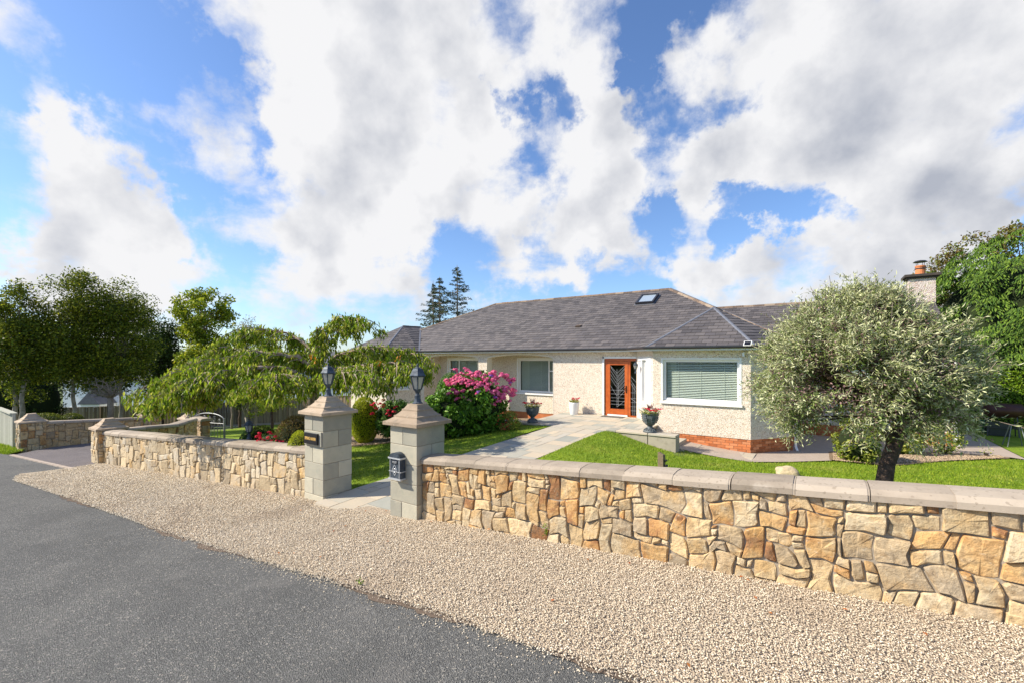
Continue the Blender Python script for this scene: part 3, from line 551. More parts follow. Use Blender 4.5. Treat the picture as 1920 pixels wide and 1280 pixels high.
# ------------------------------------------------------------------ rubble stone walls
def pack(nc, nr, sizes, rnd):
    g = [[0] * nc for _ in range(nr)]; out = []
    for j in range(nr):
        for i in range(nc):
            if g[j][i]: continue
            for _ in range(7):
                w, h = rnd.choice(sizes)
                if i + w <= nc and j + h <= nr and all(not g[b][a] for b in range(j, j + h) for a in range(i, i + w)): break
            else: w = h = 1
            for b in range(j, j + h):
                for a in range(i, i + w): g[b][a] = 1
            out.append((i, j, w, h))
    return out
SIZES = [(2, 2), (3, 2), (3, 3), (4, 3), (2, 3), (2, 1), (1, 2), (3, 2), (2, 2), (4, 2), (5, 3), (3, 1), (2, 4), (3, 4), (3, 3)]
SIZES_L = [(2, 2), (2, 3), (3, 3), (2, 4), (1, 2), (2, 2), (3, 4), (1, 1), (2, 3), (3, 2), (1, 2), (4, 3)]
def stones(P0, P1, zbot, height, out, m, parent, seed, cell=0.074, sizes=SIZES, warp=.062, proud=.032, name='stone', joined=False, gap=.0055):
    """rubble facing between P0 and P1 (x,y); zbot(s 0..1) gives the ground line; out: outward normal (x,y)"""
    rnd = random.Random(seed); P0 = Vector((*P0, 0)); P1 = Vector((*P1, 0)); Ln = (P1 - P0).length; u = (P1 - P0) / Ln; en = Vector((*out, 0)).normalized()
    nc = max(2, round(Ln / cell)); nr = max(2, round(height / cell)); cw = Ln / nc; ch = height / nr; J = MB(); off = seed * 13.7
    def wp(a, b):
        x, y = a * cw, b * ch; q = noise.noise_vector((x * 3.1 + off, y * 3.1, 1.3)); q2 = noise.noise_vector((x * 7.5 + off, y * 7.5, 5.3))
        fa = min(1, a / 1.0, (nc - a) / 1.0); fb = min(1, b / 1.0, (nr - b) / 1.0)
        return x + (q.x * warp * 1.5 + q2.x * warp * .5) * fa, y + (q.y * warp * 1.5 + q2.y * warp * .5) * fb
    for (i, j, w, h) in pack(nc, nr, sizes, rnd):
        pts = [(i, j)] + ([(i + w / 2, j)] if w > 2 else []) + [(i + w, j)] + ([(i + w, j + h / 2)] if h > 2 else []) + [(i + w, j + h)] + ([(i + w / 2, j + h)] if w > 2 else []) + [(i, j + h)] + ([(i, j + h / 2)] if h > 2 else [])
        Q = [Vector(wp(*p)) for p in pts]; c = sum(Q, Vector((0, 0))) / len(Q); k = len(Q)
        C = []
        for a in range(k):           # cut the corners, each by its own amount
            p, q, r_ = Q[a - 1], Q[a], Q[(a + 1) % k]; f = rnd.choice((.04, .06, .10, .22))
            C += [q + (p - q) * f, q + (r_ - q) * rnd.choice((.04, .06, .10, .24))]
        def inset(pl, d): return [c + (p - c) * max(.2, 1 - d / max(.02, (p - c).length)) for p in pl]
        A = inset(C, gap); pr = proud * rnd.uniform(.45, 1.3); B = inset(C, gap + .004); D = inset(C, gap + rnd.uniform(.010, .02))
        def W(p, nn):
            s = p.x / Ln; q = P0 + u * p.x + en * nn; q.z = zbot(s) + p.y; return q
        tl = [rnd.uniform(-.12, .12), rnd.uniform(-.12, .12)]
        def fn(p): return pr + (p.x - c.x) * tl[0] + (p.y - c.y) * tl[1] + rnd.uniform(-.006, .006)
        n = len(C); V = [W(p, -.025) for p in A] + [W(p, max(.003, fn(p) * .55)) for p in B] + [W(p, max(.006, fn(p))) for p in D] + [W(c, pr * 1.08 + .002)]
        F = []
        for a in range(n):
            b = (a + 1) % n; F += [(a, b, b + n, a + n), (a + n, b + n, b + 2 * n, a + 2 * n), (a + 2 * n, b + 2 * n, 3 * n)]
        if u.cross(Vector((0, 0, 1))).dot(en) < 0: F = [f[::-1] for f in F]
        if joined: J.add(V, F)
        else: mesh(name, V, F, m, parent)
    if joined: T(J.build(name, m, parent), kind='stuff')
def wallcore(P0, P1, zb, height, thick, out, parent, n=12):
    P0 = Vector((*P0, 0)); P1 = Vector((*P1, 0)); en = Vector((*out, 0)).normalized(); V = []; F = []
    for i in range(n + 1):
        s = i / n; p = P0.lerp(P1, s); z = zb(s); q = p - en * thick
        V += [(p.x, p.y, z - .25), (p.x, p.y, z + height), (q.x, q.y, z + height), (q.x, q.y, z - .6)]
        if i:
            b = 4 * (i - 1); F += [(b + a, b + (a + 1) % 4, b + 4 + (a + 1) % 4, b + 4 + a) for a in range(4)]
    F += [(0, 1, 2, 3), (4 * n + 3, 4 * n + 2, 4 * n + 1, 4 * n)]
    return recalc(mesh('core', V, F, K['mortar'], parent))
def copings(P0, P1, zt, out, parent, plen=.54, over=.055, width=.45, h=.075, n0=0, m='coping'):
    P0 = Vector((*P0, 0)); P1 = Vector((*P1, 0)); en = Vector((*out, 0)).normalized(); Ln = (P1 - P0).length; n = max(1, round(Ln / plen))
    for i in range(n):
        j0 = random.uniform(-.02, .02) if i else 0
        a, b = (i + j0 / plen) / n + .003 / Ln * 1.5, (i + 1) / n - .003 / Ln * 1.5; V = []
        dy = random.uniform(-.004, .004); dn = random.uniform(-.006, .006)
        for s in (a, b):
            p = P0.lerp(P1, s); z = zt(s) + dy
            for nn, zz in ((over, 0), (over, h * .72), (over - .012, h * .9), (over - .05, h + .022), (over - width / 2, h + .034), (over - width + .05, h + .022), (over - width, h * .72), (over - width, 0)):
                q = p + en * (nn + dn); V.append((q.x, q.y, z + zz))
        k = 8; F = [tuple(range(k))[::-1], tuple(range(k, 2 * k))] + [(i_, (i_ + 1) % k, (i_ + 1) % k + k, i_ + k) for i_ in range(k)]
        o = mesh('coping_stone', V, F, K[m], parent); recalc(o)
    # pointing between the coping stones
    for i in range(1, n):
        p = P0.lerp(P1, i / n); V = []; u = (P1 - P0) / Ln
        for s in (-.012, .012):
            for nn, zz in ((over - .002, .002), (over - .002, h * .71), (over - .013, h * .89), (over - .051, h + .020), (over - width / 2, h + .031), (over - width + .052, h + .019), (over - width + .003, h * .71), (over - width + .003, .002)):
                q = p + u * s + en * nn; V.append((q.x, q.y, zt(i / n) + zz - .001))
        recalc(mesh('pointing', V, [tuple(range(8)), tuple(range(8, 16))[::-1]] + [(j, (j + 1) % 8, (j + 1) % 8 + 8, j + 8) for j in range(8)], K['coping'], parent))
CAPP = [(.39, 0), (.39, .055), (.35, .068), (.268, .118), (.268, .146), (.24, .154), (.178, .218), (.178, .244), (.156, .251), (.122, .302), (.116, .325)]
def cap(x, y, z, s, parent, name='cap', m='cap', rot=0.0):
    b = MB(); b.lathe([(r * math.sqrt(2) * s, q * s) for r, q in CAPP], (x, y, z), 4, math.pi / 4 + rot)
    b.add([(x - .1 * s, y - .1 * s, z + .325 * s)] * 0, []) if 0 else None
    o = b.build(name, K[m], parent); recalc(o); bevel(o, .003); return o

# right-hand wall (front face y = 4.93), follows the street uphill
def zs(x): return street(x) + .0
RW0, RW1 = (-5.10, 4.93), (3.6, 4.93)
zr = lambda s: zs(RW0[0] + (RW1[0] - RW0[0]) * s) - .01
wR = empty('stone_wall', (-1.0, 5.1, zs(-1)), 'long honey coloured rubble stone wall running right from the mailbox pillar', 'wall')
wallcore(RW0, RW1, zr, .87, .34, (0, -1), wR)
stones((-5.08, 4.93), RW1, lambda s: zs(-5.08 + 8.68 * s) - .03, .90, (0, -1), K['stone'], wR, 5)
copings(RW0, RW1, lambda s: zr(s) + .87, (0, -1), wR)
# left-hand wall between the name pillar and the drive
LW0, LW1 = (-17.28, 4.0), (-7.50 - .62, 4.90)
lo = Vector((.9, -9.16)).normalized()
zl = lambda s: street(LW0[0] + (LW1[0] - LW0[0]) * s) - .01
wL = empty('stone_wall', (-12.5, 4.6, street(-12.5)), 'pale rubble stone wall left of the house-name pillar, ending at the driveway', 'wall')
wallcore(LW0, LW1, zl, .86, .34, lo, wL)
stones(LW0, LW1, lambda s: zl(s) - .02, .89, lo, K['stone_pale'], wL, 8, cell=.092, sizes=SIZES_L, warp=.055)
copings(LW0, LW1, lambda s: zl(s) + .86, lo, wL)

# ------------------------------------------------------------------ grey block gate pillars
def gate_pillar(x0, y0, zb, label, ncourse, top, first):
    """x0: right edge, y0: front face; courses of 0.3 m ending under the cap"""
    w = .62; t = empty('gate_pillar', (x0 - w / 2, y0 + w / 2, zb), label, 'pillar', 'grey block pillars at the garden gateway')
    MB().box((x0 - w + .012, y0 + .012, zb - .2), (x0 - .012, y0 + w - .012, top)).build('core', K['mortar'], t)
    g = .0048
    for c in range(ncourse):
        z1 = top - c * .30; z0 = max(z1 - .30, zb - .2)
        A = (c + first) % 2 == 0; f = .46 + random.uniform(-.03, .03)
        if A: bl = [(0, f, 0, 1), (f, 1, 0, 1)]
        else: bl = [(0, 1, 0, .52), (0, 1, .52, 1)]
        for a, b, p, q in bl:
            pr = random.uniform(-.002, .003)
            o = MB().box((x0 - w + w * a + g - (pr if a == 0 else 0), y0 + w * p + g - (pr if p == 0 else 0), z0 + g), (x0 - w + w * b - g + (pr if b == 1 else 0), y0 + w * q - g + (pr if q == 1 else 0), z1 - g)).build('block', K['block'], t)
            bevel(o, .005)
    cap(x0 - w / 2, y0 + w / 2, top, 1.0, t)
    return t
TOP1 = 1.43; TOP2 = 1.43
gp2 = gate_pillar(-5.08, 4.80, 0.0, 'grey block gate pillar carrying the metal mailbox and a lantern', 5, TOP1, 0)
gp1 = gate_pillar(-7.54, 4.80, -.18, 'grey block gate pillar with the black house-name plaque and a lantern', 6, TOP2, 0)

# lanterns on the two pillars
def lantern(name, loc, s, label, group=None, cat='lantern'):
    t = empty(name, loc, label, cat, group); x, y, z = loc
    b = MB(); b.lathe([(.085 * s, 0), (.085 * s, .012 * s), (.062 * s, .03 * s), (.048 * s, .08 * s), (.046 * s, .135 * s), (.034 * s, .145 * s), (.030 * s, .165 * s), (.038 * s, .18 * s), (.058 * s, .222 * s), (.062 * s, .235 * s)], loc, 12)
    b.build('stem', K['iron'], t)
    c = MB()
    for k in range(6):
        a = k * math.pi / 3 + .3; p = Vector((math.cos(a), math.sin(a), 0))
        c.bar(Vector(loc) + p * .068 * s + Vector((0, 0, .23 * s)), Vector(loc) + p * .120 * s + Vector((0, 0, .435 * s)), .017 * s)
    c.lathe([(.072 * s, .225 * s), (.074 * s, .24 * s)], loc, 6, .3); c.lathe([(.122 * s, .432 * s), (.122 * s, .445 * s)], loc, 6, .3)
    c.build('cage', K['iron'], t)
    for k in range(6):
        a = k * math.pi / 3 + .3; a2 = a + math.pi / 3; r0, r1 = .066 * s, .116 * s
        V = [(x + r0 * math.cos(a), y + r0 * math.sin(a), z + .24 * s), (x + r0 * math.cos(a2), y + r0 * math.sin(a2), z + .24 * s), (x + r1 * math.cos(a2), y + r1 * math.sin(a2), z + .433 * s), (x + r1 * math.cos(a), y + r1 * math.sin(a), z + .433 * s)]
        mesh('pane', V, [(0, 1, 2, 3)], K['lampglass'], t)
    MB().lathe([(.014 * s, .24 * s), (.018 * s, .26 * s), (.018 * s, .38 * s), (.012 * s, .395 * s)], loc, 8).build('bulb', K['bulb'], t)
    MB().lathe([(.146 * s, .444 * s), (.152 * s, .454 * s), (.134 * s, .468 * s), (.118 * s, .50 * s), (.102 * s, .535 * s), (.078 * s, .566 * s), (.05 * s, .578 * s), (.045 * s, .588 * s), (.02 * s, .592 * s)], loc, 6, .3).build('lid', K['iron'], t)
    MB().lathe([(.02 * s, .59 * s), (.02 * s, .60 * s), (.012 * s, .61 * s), (.02 * s, .622 * s), (.016 * s, .632 * s), (.006 * s, .645 * s), (.003 * s, .655 * s)], loc, 8).build('finial', K['iron'], t, True)
    return t
K['lampglass2'] = glassmat('lamp_pane', (0.84, 0.85, 0.82), 1.6)
lantern('lantern', (-5.39, 5.11, TOP1 + .325), 1.0, 'hexagonal black iron lantern on the pillar with the mailbox', 'lanterns on the gate pillars')
lantern('lantern', (-7.85, 5.11, TOP2 + .325), 1.0, 'hexagonal black iron lantern on the pillar with the name plaque', 'lanterns on the gate pillars')

# text as mesh
def text(s, loc, size, m, parent, sx=1.0, off=0.0, ext=.004, rotz=0.0, name='lettering'):
    cu = bpy.data.curves.new('t', 'FONT'); cu.body = s; cu.size = size; cu.extrude = ext; cu.offset = off; cu.align_x = 'CENTER'; cu.align_y = 'CENTER'
    o = bpy.data.objects.new('t', cu); COL.objects.link(o); bpy.context.view_layer.update()
    me = bpy.data.meshes.new_from_object(o.evaluated_get(bpy.context.evaluated_depsgraph_get())); bpy.data.objects.remove(o)
    me.transform(Matrix.Translation(Vector(loc) - wloc(parent)) @ Matrix.Rotation(rotz, 4, 'Z') @ Matrix.Rotation(math.radians(90), 4, 'X') @ Matrix.Diagonal((sx, 1, 1, 1)))
    me.name = name; return link(name, me, m, parent)
# house-name plaque
sg = empty('name_plaque', (-7.83, 4.795, .99), 'black plaque with gold SPRING HAVEN lettering on the left gate pillar', 'sign')
o = MB().box((-8.115, 4.775, .855), (-7.565, 4.805, 1.125)).build('backing_stone', K['block'], sg); bevel(o, .004)
o = MB().box((-8.06, 4.735, .885), (-7.635, 4.774, 1.095)).build('plaque', K['black'], sg); bevel(o, .004)
text('SPRING HAVEN', (-7.848, 4.733, .99), .078, K['gold'], sg, .66, .0012, .003)
# mailbox
mx, my, mz = -5.455, 4.80, .60
mb = empty('mailbox', (mx, my, mz), 'dark blue-grey cast metal mailbox with arched lid on the right pillar', 'mailbox')
o = MB().box((mx - .125, my - .105, mz + .02), (mx + .125, my - .002, mz + .33)).build('body', K['iron'], mb); bevel(o, .006)
arc = [(mx + .125 * math.cos(a), my, mz + .335 + .085 * math.sin(a)) for a in [math.pi * i / 12 for i in range(13)]]
MB().prism(arc, (0, -1, 0), .003, .118).build('lid', K['iron'], mb)
arc2 = [(mx + (.105) * math.cos(a), my, mz + .343 + .062 * math.sin(a)) for a in [math.pi * i / 12 for i in range(13)]]
MB().prism(arc2, (0, -1, 0), .118, .124).build('lid_panel', K['iron'], mb)
MB().box((mx - .14, my - .125, mz + .322), (mx + .14, my - .001, mz + .345)).build('lid_rim', K['ironlight'], mb)
MB().box((mx - .138, my - .12, mz), (mx + .138, my - .001, mz + .022)).build('base_rim', K['ironlight'], mb)
MB().box((mx - .135, my - .11, mz + .12), (mx + .135, my - .001, mz + .132)).build('band', K['ironlight'], mb)
MB().box((mx - .062, my - .111, mz + .245), (mx + .062, my - .105, mz + .298)).build('name_plate', K['black'], mb)
text('POST', (mx, my - .112, mz + .271), .046, K['ironlight'], mb, .9, .001, .001)
em = MB()
for a in ((0, 1), (1, 2), (2, 3), (3, 0)):
    pts = [(0, .085), (.055, 0), (0, -.085), (-.055, 0)]; p, q = pts[a[0]], pts[a[1]]
    em.bar((mx + p[0], my - .109, mz + .15 + p[1]), (mx + q[0], my - .109, mz + .15 + q[1]), .009)
em.tube([(mx + .028 * math.cos(t), my - .112, mz + .145 + .028 * math.sin(t)) for t in [i * .55 for i in range(12)]], .006, 6)
em.build('emblem', K['ironlight'], mb)
for sx in (-1, 1): MB().bar((mx + sx * .105, my - .108, mz + .03), (mx + sx * .105, my - .108, mz + .31), .01).build('side_moulding', K['ironlight'], mb)
MB().lathe([(.012, 0), (.012, .006)], (mx, my - .112, mz + .145), 10).build('lock', K['ironlight'], mb)

# ------------------------------------------------------------------ rubble pillars and walls round the drive
def stone_pillar(x0, x1, y0, y1, zb, ztop, label, seed, capscale=.98, faces='fr', joined=False):
    t = empty('stone_pillar', ((x0 + x1) / 2, (y0 + y1) / 2, zb), label, 'pillar', 'rubble stone pillars round the driveway')
    MB().box((x0, y0, zb - .4), (x1, y1, ztop)).build('core', K['mortar'], t)
    h = ztop - zb + .05; kw = dict(cell=.095, sizes=SIZES_L, warp=.035, joined=joined, gap=.006)
    if 'f' in faces: stones((x0, y0), (x1, y0), lambda s: zb - .05, h, (0, -1), K['stone_pale'], t, seed, **kw)
    if 'r' in faces: stones((x1, y0), (x1, y1), lambda s: zb - .05, h, (1, 0), K['stone'], t, seed + 1, **kw)
    o = MB().lathe([(.0, 0)] * 0 + [(r * math.sqrt(2) * capscale, q * capscale) for r, q in CAPP], ((x0 + x1) / 2, (y0 + y1) / 2, ztop), 4, math.pi / 4).build('cap', K['cap'], t); recalc(o)
    return t
stone_pillar(-17.95, -17.3, 3.87, 4.5, -.62, .38, 'honey stone pillar ending the long wall at the near side of the driveway', 20)
stone_pillar(-24.05, -23.4, 3.15, 3.8, -.82, .17, 'stone pillar on the far side of the driveway beside the weathered boards', 30)
stone_pillar(-24.9, -24.25, 6.9, 7.55, -1.1, -.02, 'stone pillar at the inner end of the far driveway wall', 40)
stone_pillar(-22.75, -22.1, 7.7, 8.35, -1.1, -.12, 'stone pillar beside the ornamental iron garden gate', 50)
fw0, fw1 = (-23.45, 3.75), (-24.3, 7.0)
dwn = Vector((fw1[0] - fw0[0], fw1[1] - fw0[1])).normalized(); fo = (dwn.y, -dwn.x)
wF = empty('stone_wall', (-23.8, 5.3, -.95), 'shaded rubble wall along the far side of the driveway', 'wall')
zf = lambda s: -.80 - .26 * s
wallcore(fw0, fw1, zf, .89, .34, fo, wF); stones(fw0, fw1, zf, .89, fo, K['stone'], wF, 60, cell=.1); copings(fw0, fw1, lambda s: zf(s) + .89, fo, wF)
nb = empty('stone_wall', (-17.9, 5.4, -.7), 'low rubble wall turning back from the driveway pillar towards the garden', 'wall')
n0, n1, n2 = (-17.35, 4.5), (-18.1, 6.1), (-20.0, 7.35)
for (a, b, z0, z1) in ((n0, n1, -.58, -.70), (n1, n2, -.70, -.78)):
    d = Vector((b[0] - a[0], b[1] - a[1])).normalized(); oo = (-d.y, d.x) if False else (d.y, -d.x)
    zz = (lambda z0, z1: lambda s: z0 + (z1 - z0) * s)(z0, z1)
    wallcore(a, b, zz, .86, .3, oo, nb); stones(a, b, zz, .86, oo, K['stone'], nb, 70 + int(a[1] * 3), cell=.1); copings(a, b, (lambda zz: lambda s: zz(s) + .86)(zz), oo, nb, width=.42)
gw = empty('stone_wall', (-21.3, 8.0, -1.0), 'short stone wall between the iron gate and its capped pillar', 'wall')
wallcore((-22.1, 7.9), (-21.75, 7.9), lambda s: -1.0, .85, .3, (0, -1), gw, 2); stones((-22.1, 7.9), (-21.75, 7.9), lambda s: -1.0, .85, (0, -1), K['stone'], gw, 80, cell=.1)
bw = empty('stone_wall', (-20.7, 7.6, -.95), 'stone wall end in front of the gate with an iron scroll on it', 'wall')
wallcore((-20.9, 7.5), (-19.95, 7.5), lambda s: -.95, .98, .3, (0, -1), bw, 3); stones((-20.9, 7.5), (-19.95, 7.5), lambda s: -.95, .98, (0, -1), K['stone'], bw, 83, cell=.1); stones((-19.95, 7.5), (-19.95, 7.8), lambda s: -.95, .98, (1, 0), K['stone'], bw, 84, cell=.1); copings((-20.95, 7.5), (-19.9, 7.5), lambda s: .03, (0, -1), bw)
# stone wall stub and weathered boards at the far left
ww = empty('stone_wall', (-24.3, 3.3, -.85), 'narrow stone wall stub between the board fence and the far pillar', 'wall')
wallcore((-24.65, 3.25), (-24.05, 3.3), lambda s: -.86, .93, .3, (0, -1), ww, 2); stones((-24.65, 3.25), (-24.05, 3.3), lambda s: -.9, .95, (0, -1), K['stone_pale'], ww, 90, cell=.1); copings((-24.65, 3.25), (-24.05, 3.3), lambda s: .07, (0, -1), ww)
bf = empty('board_fence', (-26, 3.1, -1.0), 'weathered pale vertical board fence at the far left roadside', 'fence')
for i in range(22):
    x = -24.75 - i * .16; y = 3.2 - (i * .16) * .04
    o = MB().box((x - .145, y - .012, -1.0 - i * .005), (x, y + .012, .42 + random.uniform(-.02, .02))).build('board', K['oldboard'], bf)
MB().box((-28.3, 3.06, .42), (-24.72, 3.26, .47)).build('top_rail', K['oldboard'], bf)
MB().box((-24.74, 3.12, -1), (-24.66, 3.2, .46)).build('post', K['oldboard'], bf)

# ornamental iron gate between the pillar and its own post
g0, g1 = Vector((-21.75, 7.95, 0)), Vector((-20.05, 8.35, 0)); gu = (g1 - g0).normalized(); gl = (g1 - g0).length; gb = -.95
gt = empty('garden_gate', (-20.9, 8.15, gb), 'arched wrought iron garden gate with scrollwork and vertical bars', 'gate')
def gp(s, z): q = g0 + gu * (s * gl); return Vector((q.x, q.y, z))
fr = MB(); fr.tube([gp(0, gb), gp(0, -.02), *[gp(.5 - .5 * math.cos(a), -.02 + .25 * math.sin(a)) for a in [math.pi * i / 14 for i in range(1, 14)]], gp(1, -.02), gp(1, gb)], .02, 6)
fr.tube([gp(0, -.17), gp(1, -.17)], .016, 6); fr.tube([gp(0, gb + .1), gp(1, gb + .1)], .016, 6); fr.build('frame', K['gate'], gt)
for i in range(1, 9):
    MB().tube([gp(i / 9, gb + .08), gp(i / 9, -.17)], .010, 5).build('bar', K['gate'], gt)
def scroll(cx, cz, r, turns, sgn, rot): return [gp(cx + sgn * (r * (1 - t * .8) * math.cos(t * turns * 6.28 + rot)) / gl, cz + r * (1 - t * .8) * math.sin(t * turns * 6.28 + rot)) for t in [i / 22 for i in range(23)]]
for cx, cz, r, sg, ro in ((.16, -.07, .09, 1, 0), (.33, -.01, .12, -1, 1), (.5, .04, .12, 1, 2.4), (.67, -.01, .12, 1, 1), (.84, -.07, .09, -1, 0), (.42, -.1, .06, 1, 3), (.58, -.1, .06, -1, 3)):
    MB().tube(scroll(cx, cz, r, 1.4, sg, ro), .010, 5).build('scroll', K['gate'], gt)
MB().box((g1.x + .0, g1.y - .03, gb - .1), (g1.x + .06, g1.y + .03, .05)).build('gate_post', K['gate'], gt)
sc = empty('iron_scroll', (-20.25, 7.44, -.2), 'small iron scroll ornament fixed on the stone wall end by the gate', 'ornament')
q = MB()
for r, cx, cz, sgn in ((.09, -.1, .08, 1), (.09, .1, .0, -1), (.07, 0, .16, 1), (.06, .05, -.1, 1)):
    q.tube([(-20.45 + cx + sgn * r * (1 - t * .8) * math.cos(t * 8), 7.42, -.12 + cz + r * (1 - t * .8) * math.sin(t * 8)) for t in [i / 18 for i in range(19)]], .012, 5)
q.build('scrollwork', K['gate'], sc)
# ------------------------------------------------------------------ terrace, path slabs, steps
def pathz(y): return -.10 + (y - 4.8) * (.43 / 7.85) if y < 12.65 else .33 + (y - 12.65) * .015
def slabs(parent, x0f, x1f, y0, y1, zf, cell, sizes, seed, name='paving_slab', thick=.05):
    rnd = random.Random(seed); nr = round((y1 - y0) / cell); w0 = x1f(y0) - x0f(y0); nc = round(w0 / cell)
    for (i, j, w, h) in pack(nc, nr, sizes, rnd):
        V = []; g = .006; dz = rnd.uniform(-.003, .003)
        for zz in (-thick, 0):
            for a, b in ((i, j), (i + w, j), (i + w, j + h), (i, j + h)):
                y = y0 + (y1 - y0) * b / nr; x = x0f(y) + (x1f(y) - x0f(y)) * a / nc
                V.append((x + (g if a == i else -g), y + (g if b == j else -g), zf(y) + zz + dz))
        mesh(name, V, [(0, 3, 2, 1), (4, 5, 6, 7), (0, 1, 5, 4), (1, 2, 6, 5), (2, 3, 7, 6), (3, 0, 4, 7)], K['slab'], parent)
PL = lambda y: float(np.interp(y, [p[1] for p in PATH_L], [p[0] for p in PATH_L])); PR = lambda y: float(np.interp(y, [p[1] for p in PATH_R], [p[0] for p in PATH_R]))
pth = T(MB().build('path', K['mortar']), kind='structure')
me = bpy.data.meshes.new('path'); ys = [4.72 + i * .5 for i in range(16)] + [12.66]
PL2 = lambda y: PL(y) if y > 5.45 else -7.52; PR2 = lambda y: PR(y) if y > 5.45 else -5.72
V = []; F = []
for i, y in enumerate(ys):
    V += [(PL2(y) + .01, y, pathz(y) - .035), (PR2(y) - .01, y, pathz(y) - .035), (PR2(y) - .01, y, pathz(y) - .3), (PL2(y) + .01, y, pathz(y) - .3)]
    if i: b = 4 * (i - 1); F += [(b + a, b + (a + 1) % 4, b + 4 + (a + 1) % 4, b + 4 + a) for a in range(4)]
me.from_pydata(V, [], F); me.materials.append(K['mortar']); pth.data = me
SS = [(3, 2), (2, 2), (3, 3), (2, 1), (2, 3), (4, 2), (1, 2), (3, 2)]
slabs(pth, PL2, PR2, 4.62, 12.62, pathz, .225, SS, 4)
ter = T(MB().box((-8.28, 12.68, -.5), (-4.35, 15.9, .33 - .04)).build('terrace', K['mortar']), 'raised paved terrace of mixed sandstone slabs in front of the orange door', None, None, 'structure')
slabs(ter, lambda y: -8.3, lambda y: -4.3, 12.64, 15.75, pathz, .225, SS, 9)
tw = empty('terrace_edge_wall', (-4.2, 12.65, 0), 'low rendered retaining wall with flat caps at the front of the terrace', 'wall')
tz = .385
for i, (a, b) in enumerate(((-5.25, -4.95), (-4.94, -4.02), (-4.0, -3.24))):
    bevel(MB().box((a, 12.56, -.35), (b, 12.93, tz - .06)).build('wall_block', K['terrace_wall'], tw), .006)
    bevel(MB().box((a - .002, 12.53, tz - .058), (b + .0, 12.96, tz)).build('cap_slab', K['slab'], tw), .006)
# steps down to the right behind the wall, and the sloping cheek
for i, (a, b, z) in enumerate(((-4.34, -3.85, .17), (-3.85, -3.4, .02), (-3.4, -2.95, -.12))):
    bevel(MB().box((a, 12.965, -.5), (b, 14.45, z)).build('step', K['terrace_wall'], tw), .008)
V = [(-4.33, 14.0, .33), (-3.9, 14.0, .36), (-3.1, 14.0, -.1), (-3.1, 14.0, -.4), (-4.33, 14.0, -.4)]
MB().prism([(x, 12.97, z) for x, _, z in V], (0, 1, 0), 0, .05).build('step_cheek', K['terrace_wall'], tw)
tl = empty('ledge_wall', (-9.1, 12.8, .1), 'low rendered ledge wall running left of the terrace under the hydrangea', 'wall')
bevel(MB().box((-10.0, 12.62, -.4), (-8.31, 13.02, .29)).build('wall_block', K['terrace_wall'], tl), .006)
for i in range(3): bevel(MB().box((-10.0 + i * .565, 12.59, .292), (-9.443 + i * .565, 13.05, .345)).build('cap_slab', K['slab'], tl), .006)
# crazy paving before the bay
cp = T(MB().box((-4.55, 13.25, -.5), (-1.55, 14.42, -.262)).build('bay_paving', K['mortar']), 'paving flags between the front lawn and the bay window wall', None, None, 'structure')
slabs(cp, lambda y: -3.0, lambda y: -1.5, 13.22, 14.45, lambda y: -.222, .3, [(2, 2), (1, 2), (2, 1), (1, 1)], 3)

# ------------------------------------------------------------------ the bungalow
H = empty('bungalow', (-8, 18, 0), 'cream pebble-dashed bungalow with grey slate hipped roof and orange front door', 'house')
YF, YB, YR = 15.8, 14.5, 16.9; ZT = 2.78
class Fr:
    def __init__(s, o, p):
        s.o = Vector((o[0], o[1], 0)); d = Vector((p[0] - o[0], p[1] - o[1], 0)); s.L = d.length; s.u = d.normalized(); s.n = Vector((s.u.y, -s.u.x, 0))
    def P(s, a, z, n=0.0): q = s.o + s.u * a + s.n * n; return Vector((q.x, q.y, z))
    def box(s, mb_, a0, a1, z0, z1, n0, n1):
        V = [s.P(a, z, n) for n in (n0, n1) for a, z in ((a0, z0), (a1, z0), (a1, z1), (a0, z1))]
        return mb_.add(V, [(3, 2, 1, 0), (4, 5, 6, 7), (0, 1, 5, 4), (1, 2, 6, 5), (2, 3, 7, 6), (3, 0, 4, 7)])
def panel(fr, name, z0, z1, holes, m, parent, th=.28, a0=0.0, a1=None):
    a1 = fr.L if a1 is None else a1; b = MB(); a = a0
    for (h0, h1, q0, q1) in sorted(holes):
        if h0 > a: fr.box(b, a, h0, z0, z1, -th, 0)
        if q0 > z0: fr.box(b, h0, h1, z0, q0, -th, 0)
        if q1 < z1: fr.box(b, h0, h1, q1, z1, -th, 0)
        a = h1
    if a < a1: fr.box(b, a, a1, z0, z1, -th, 0)
    return b.build(name, m, parent)
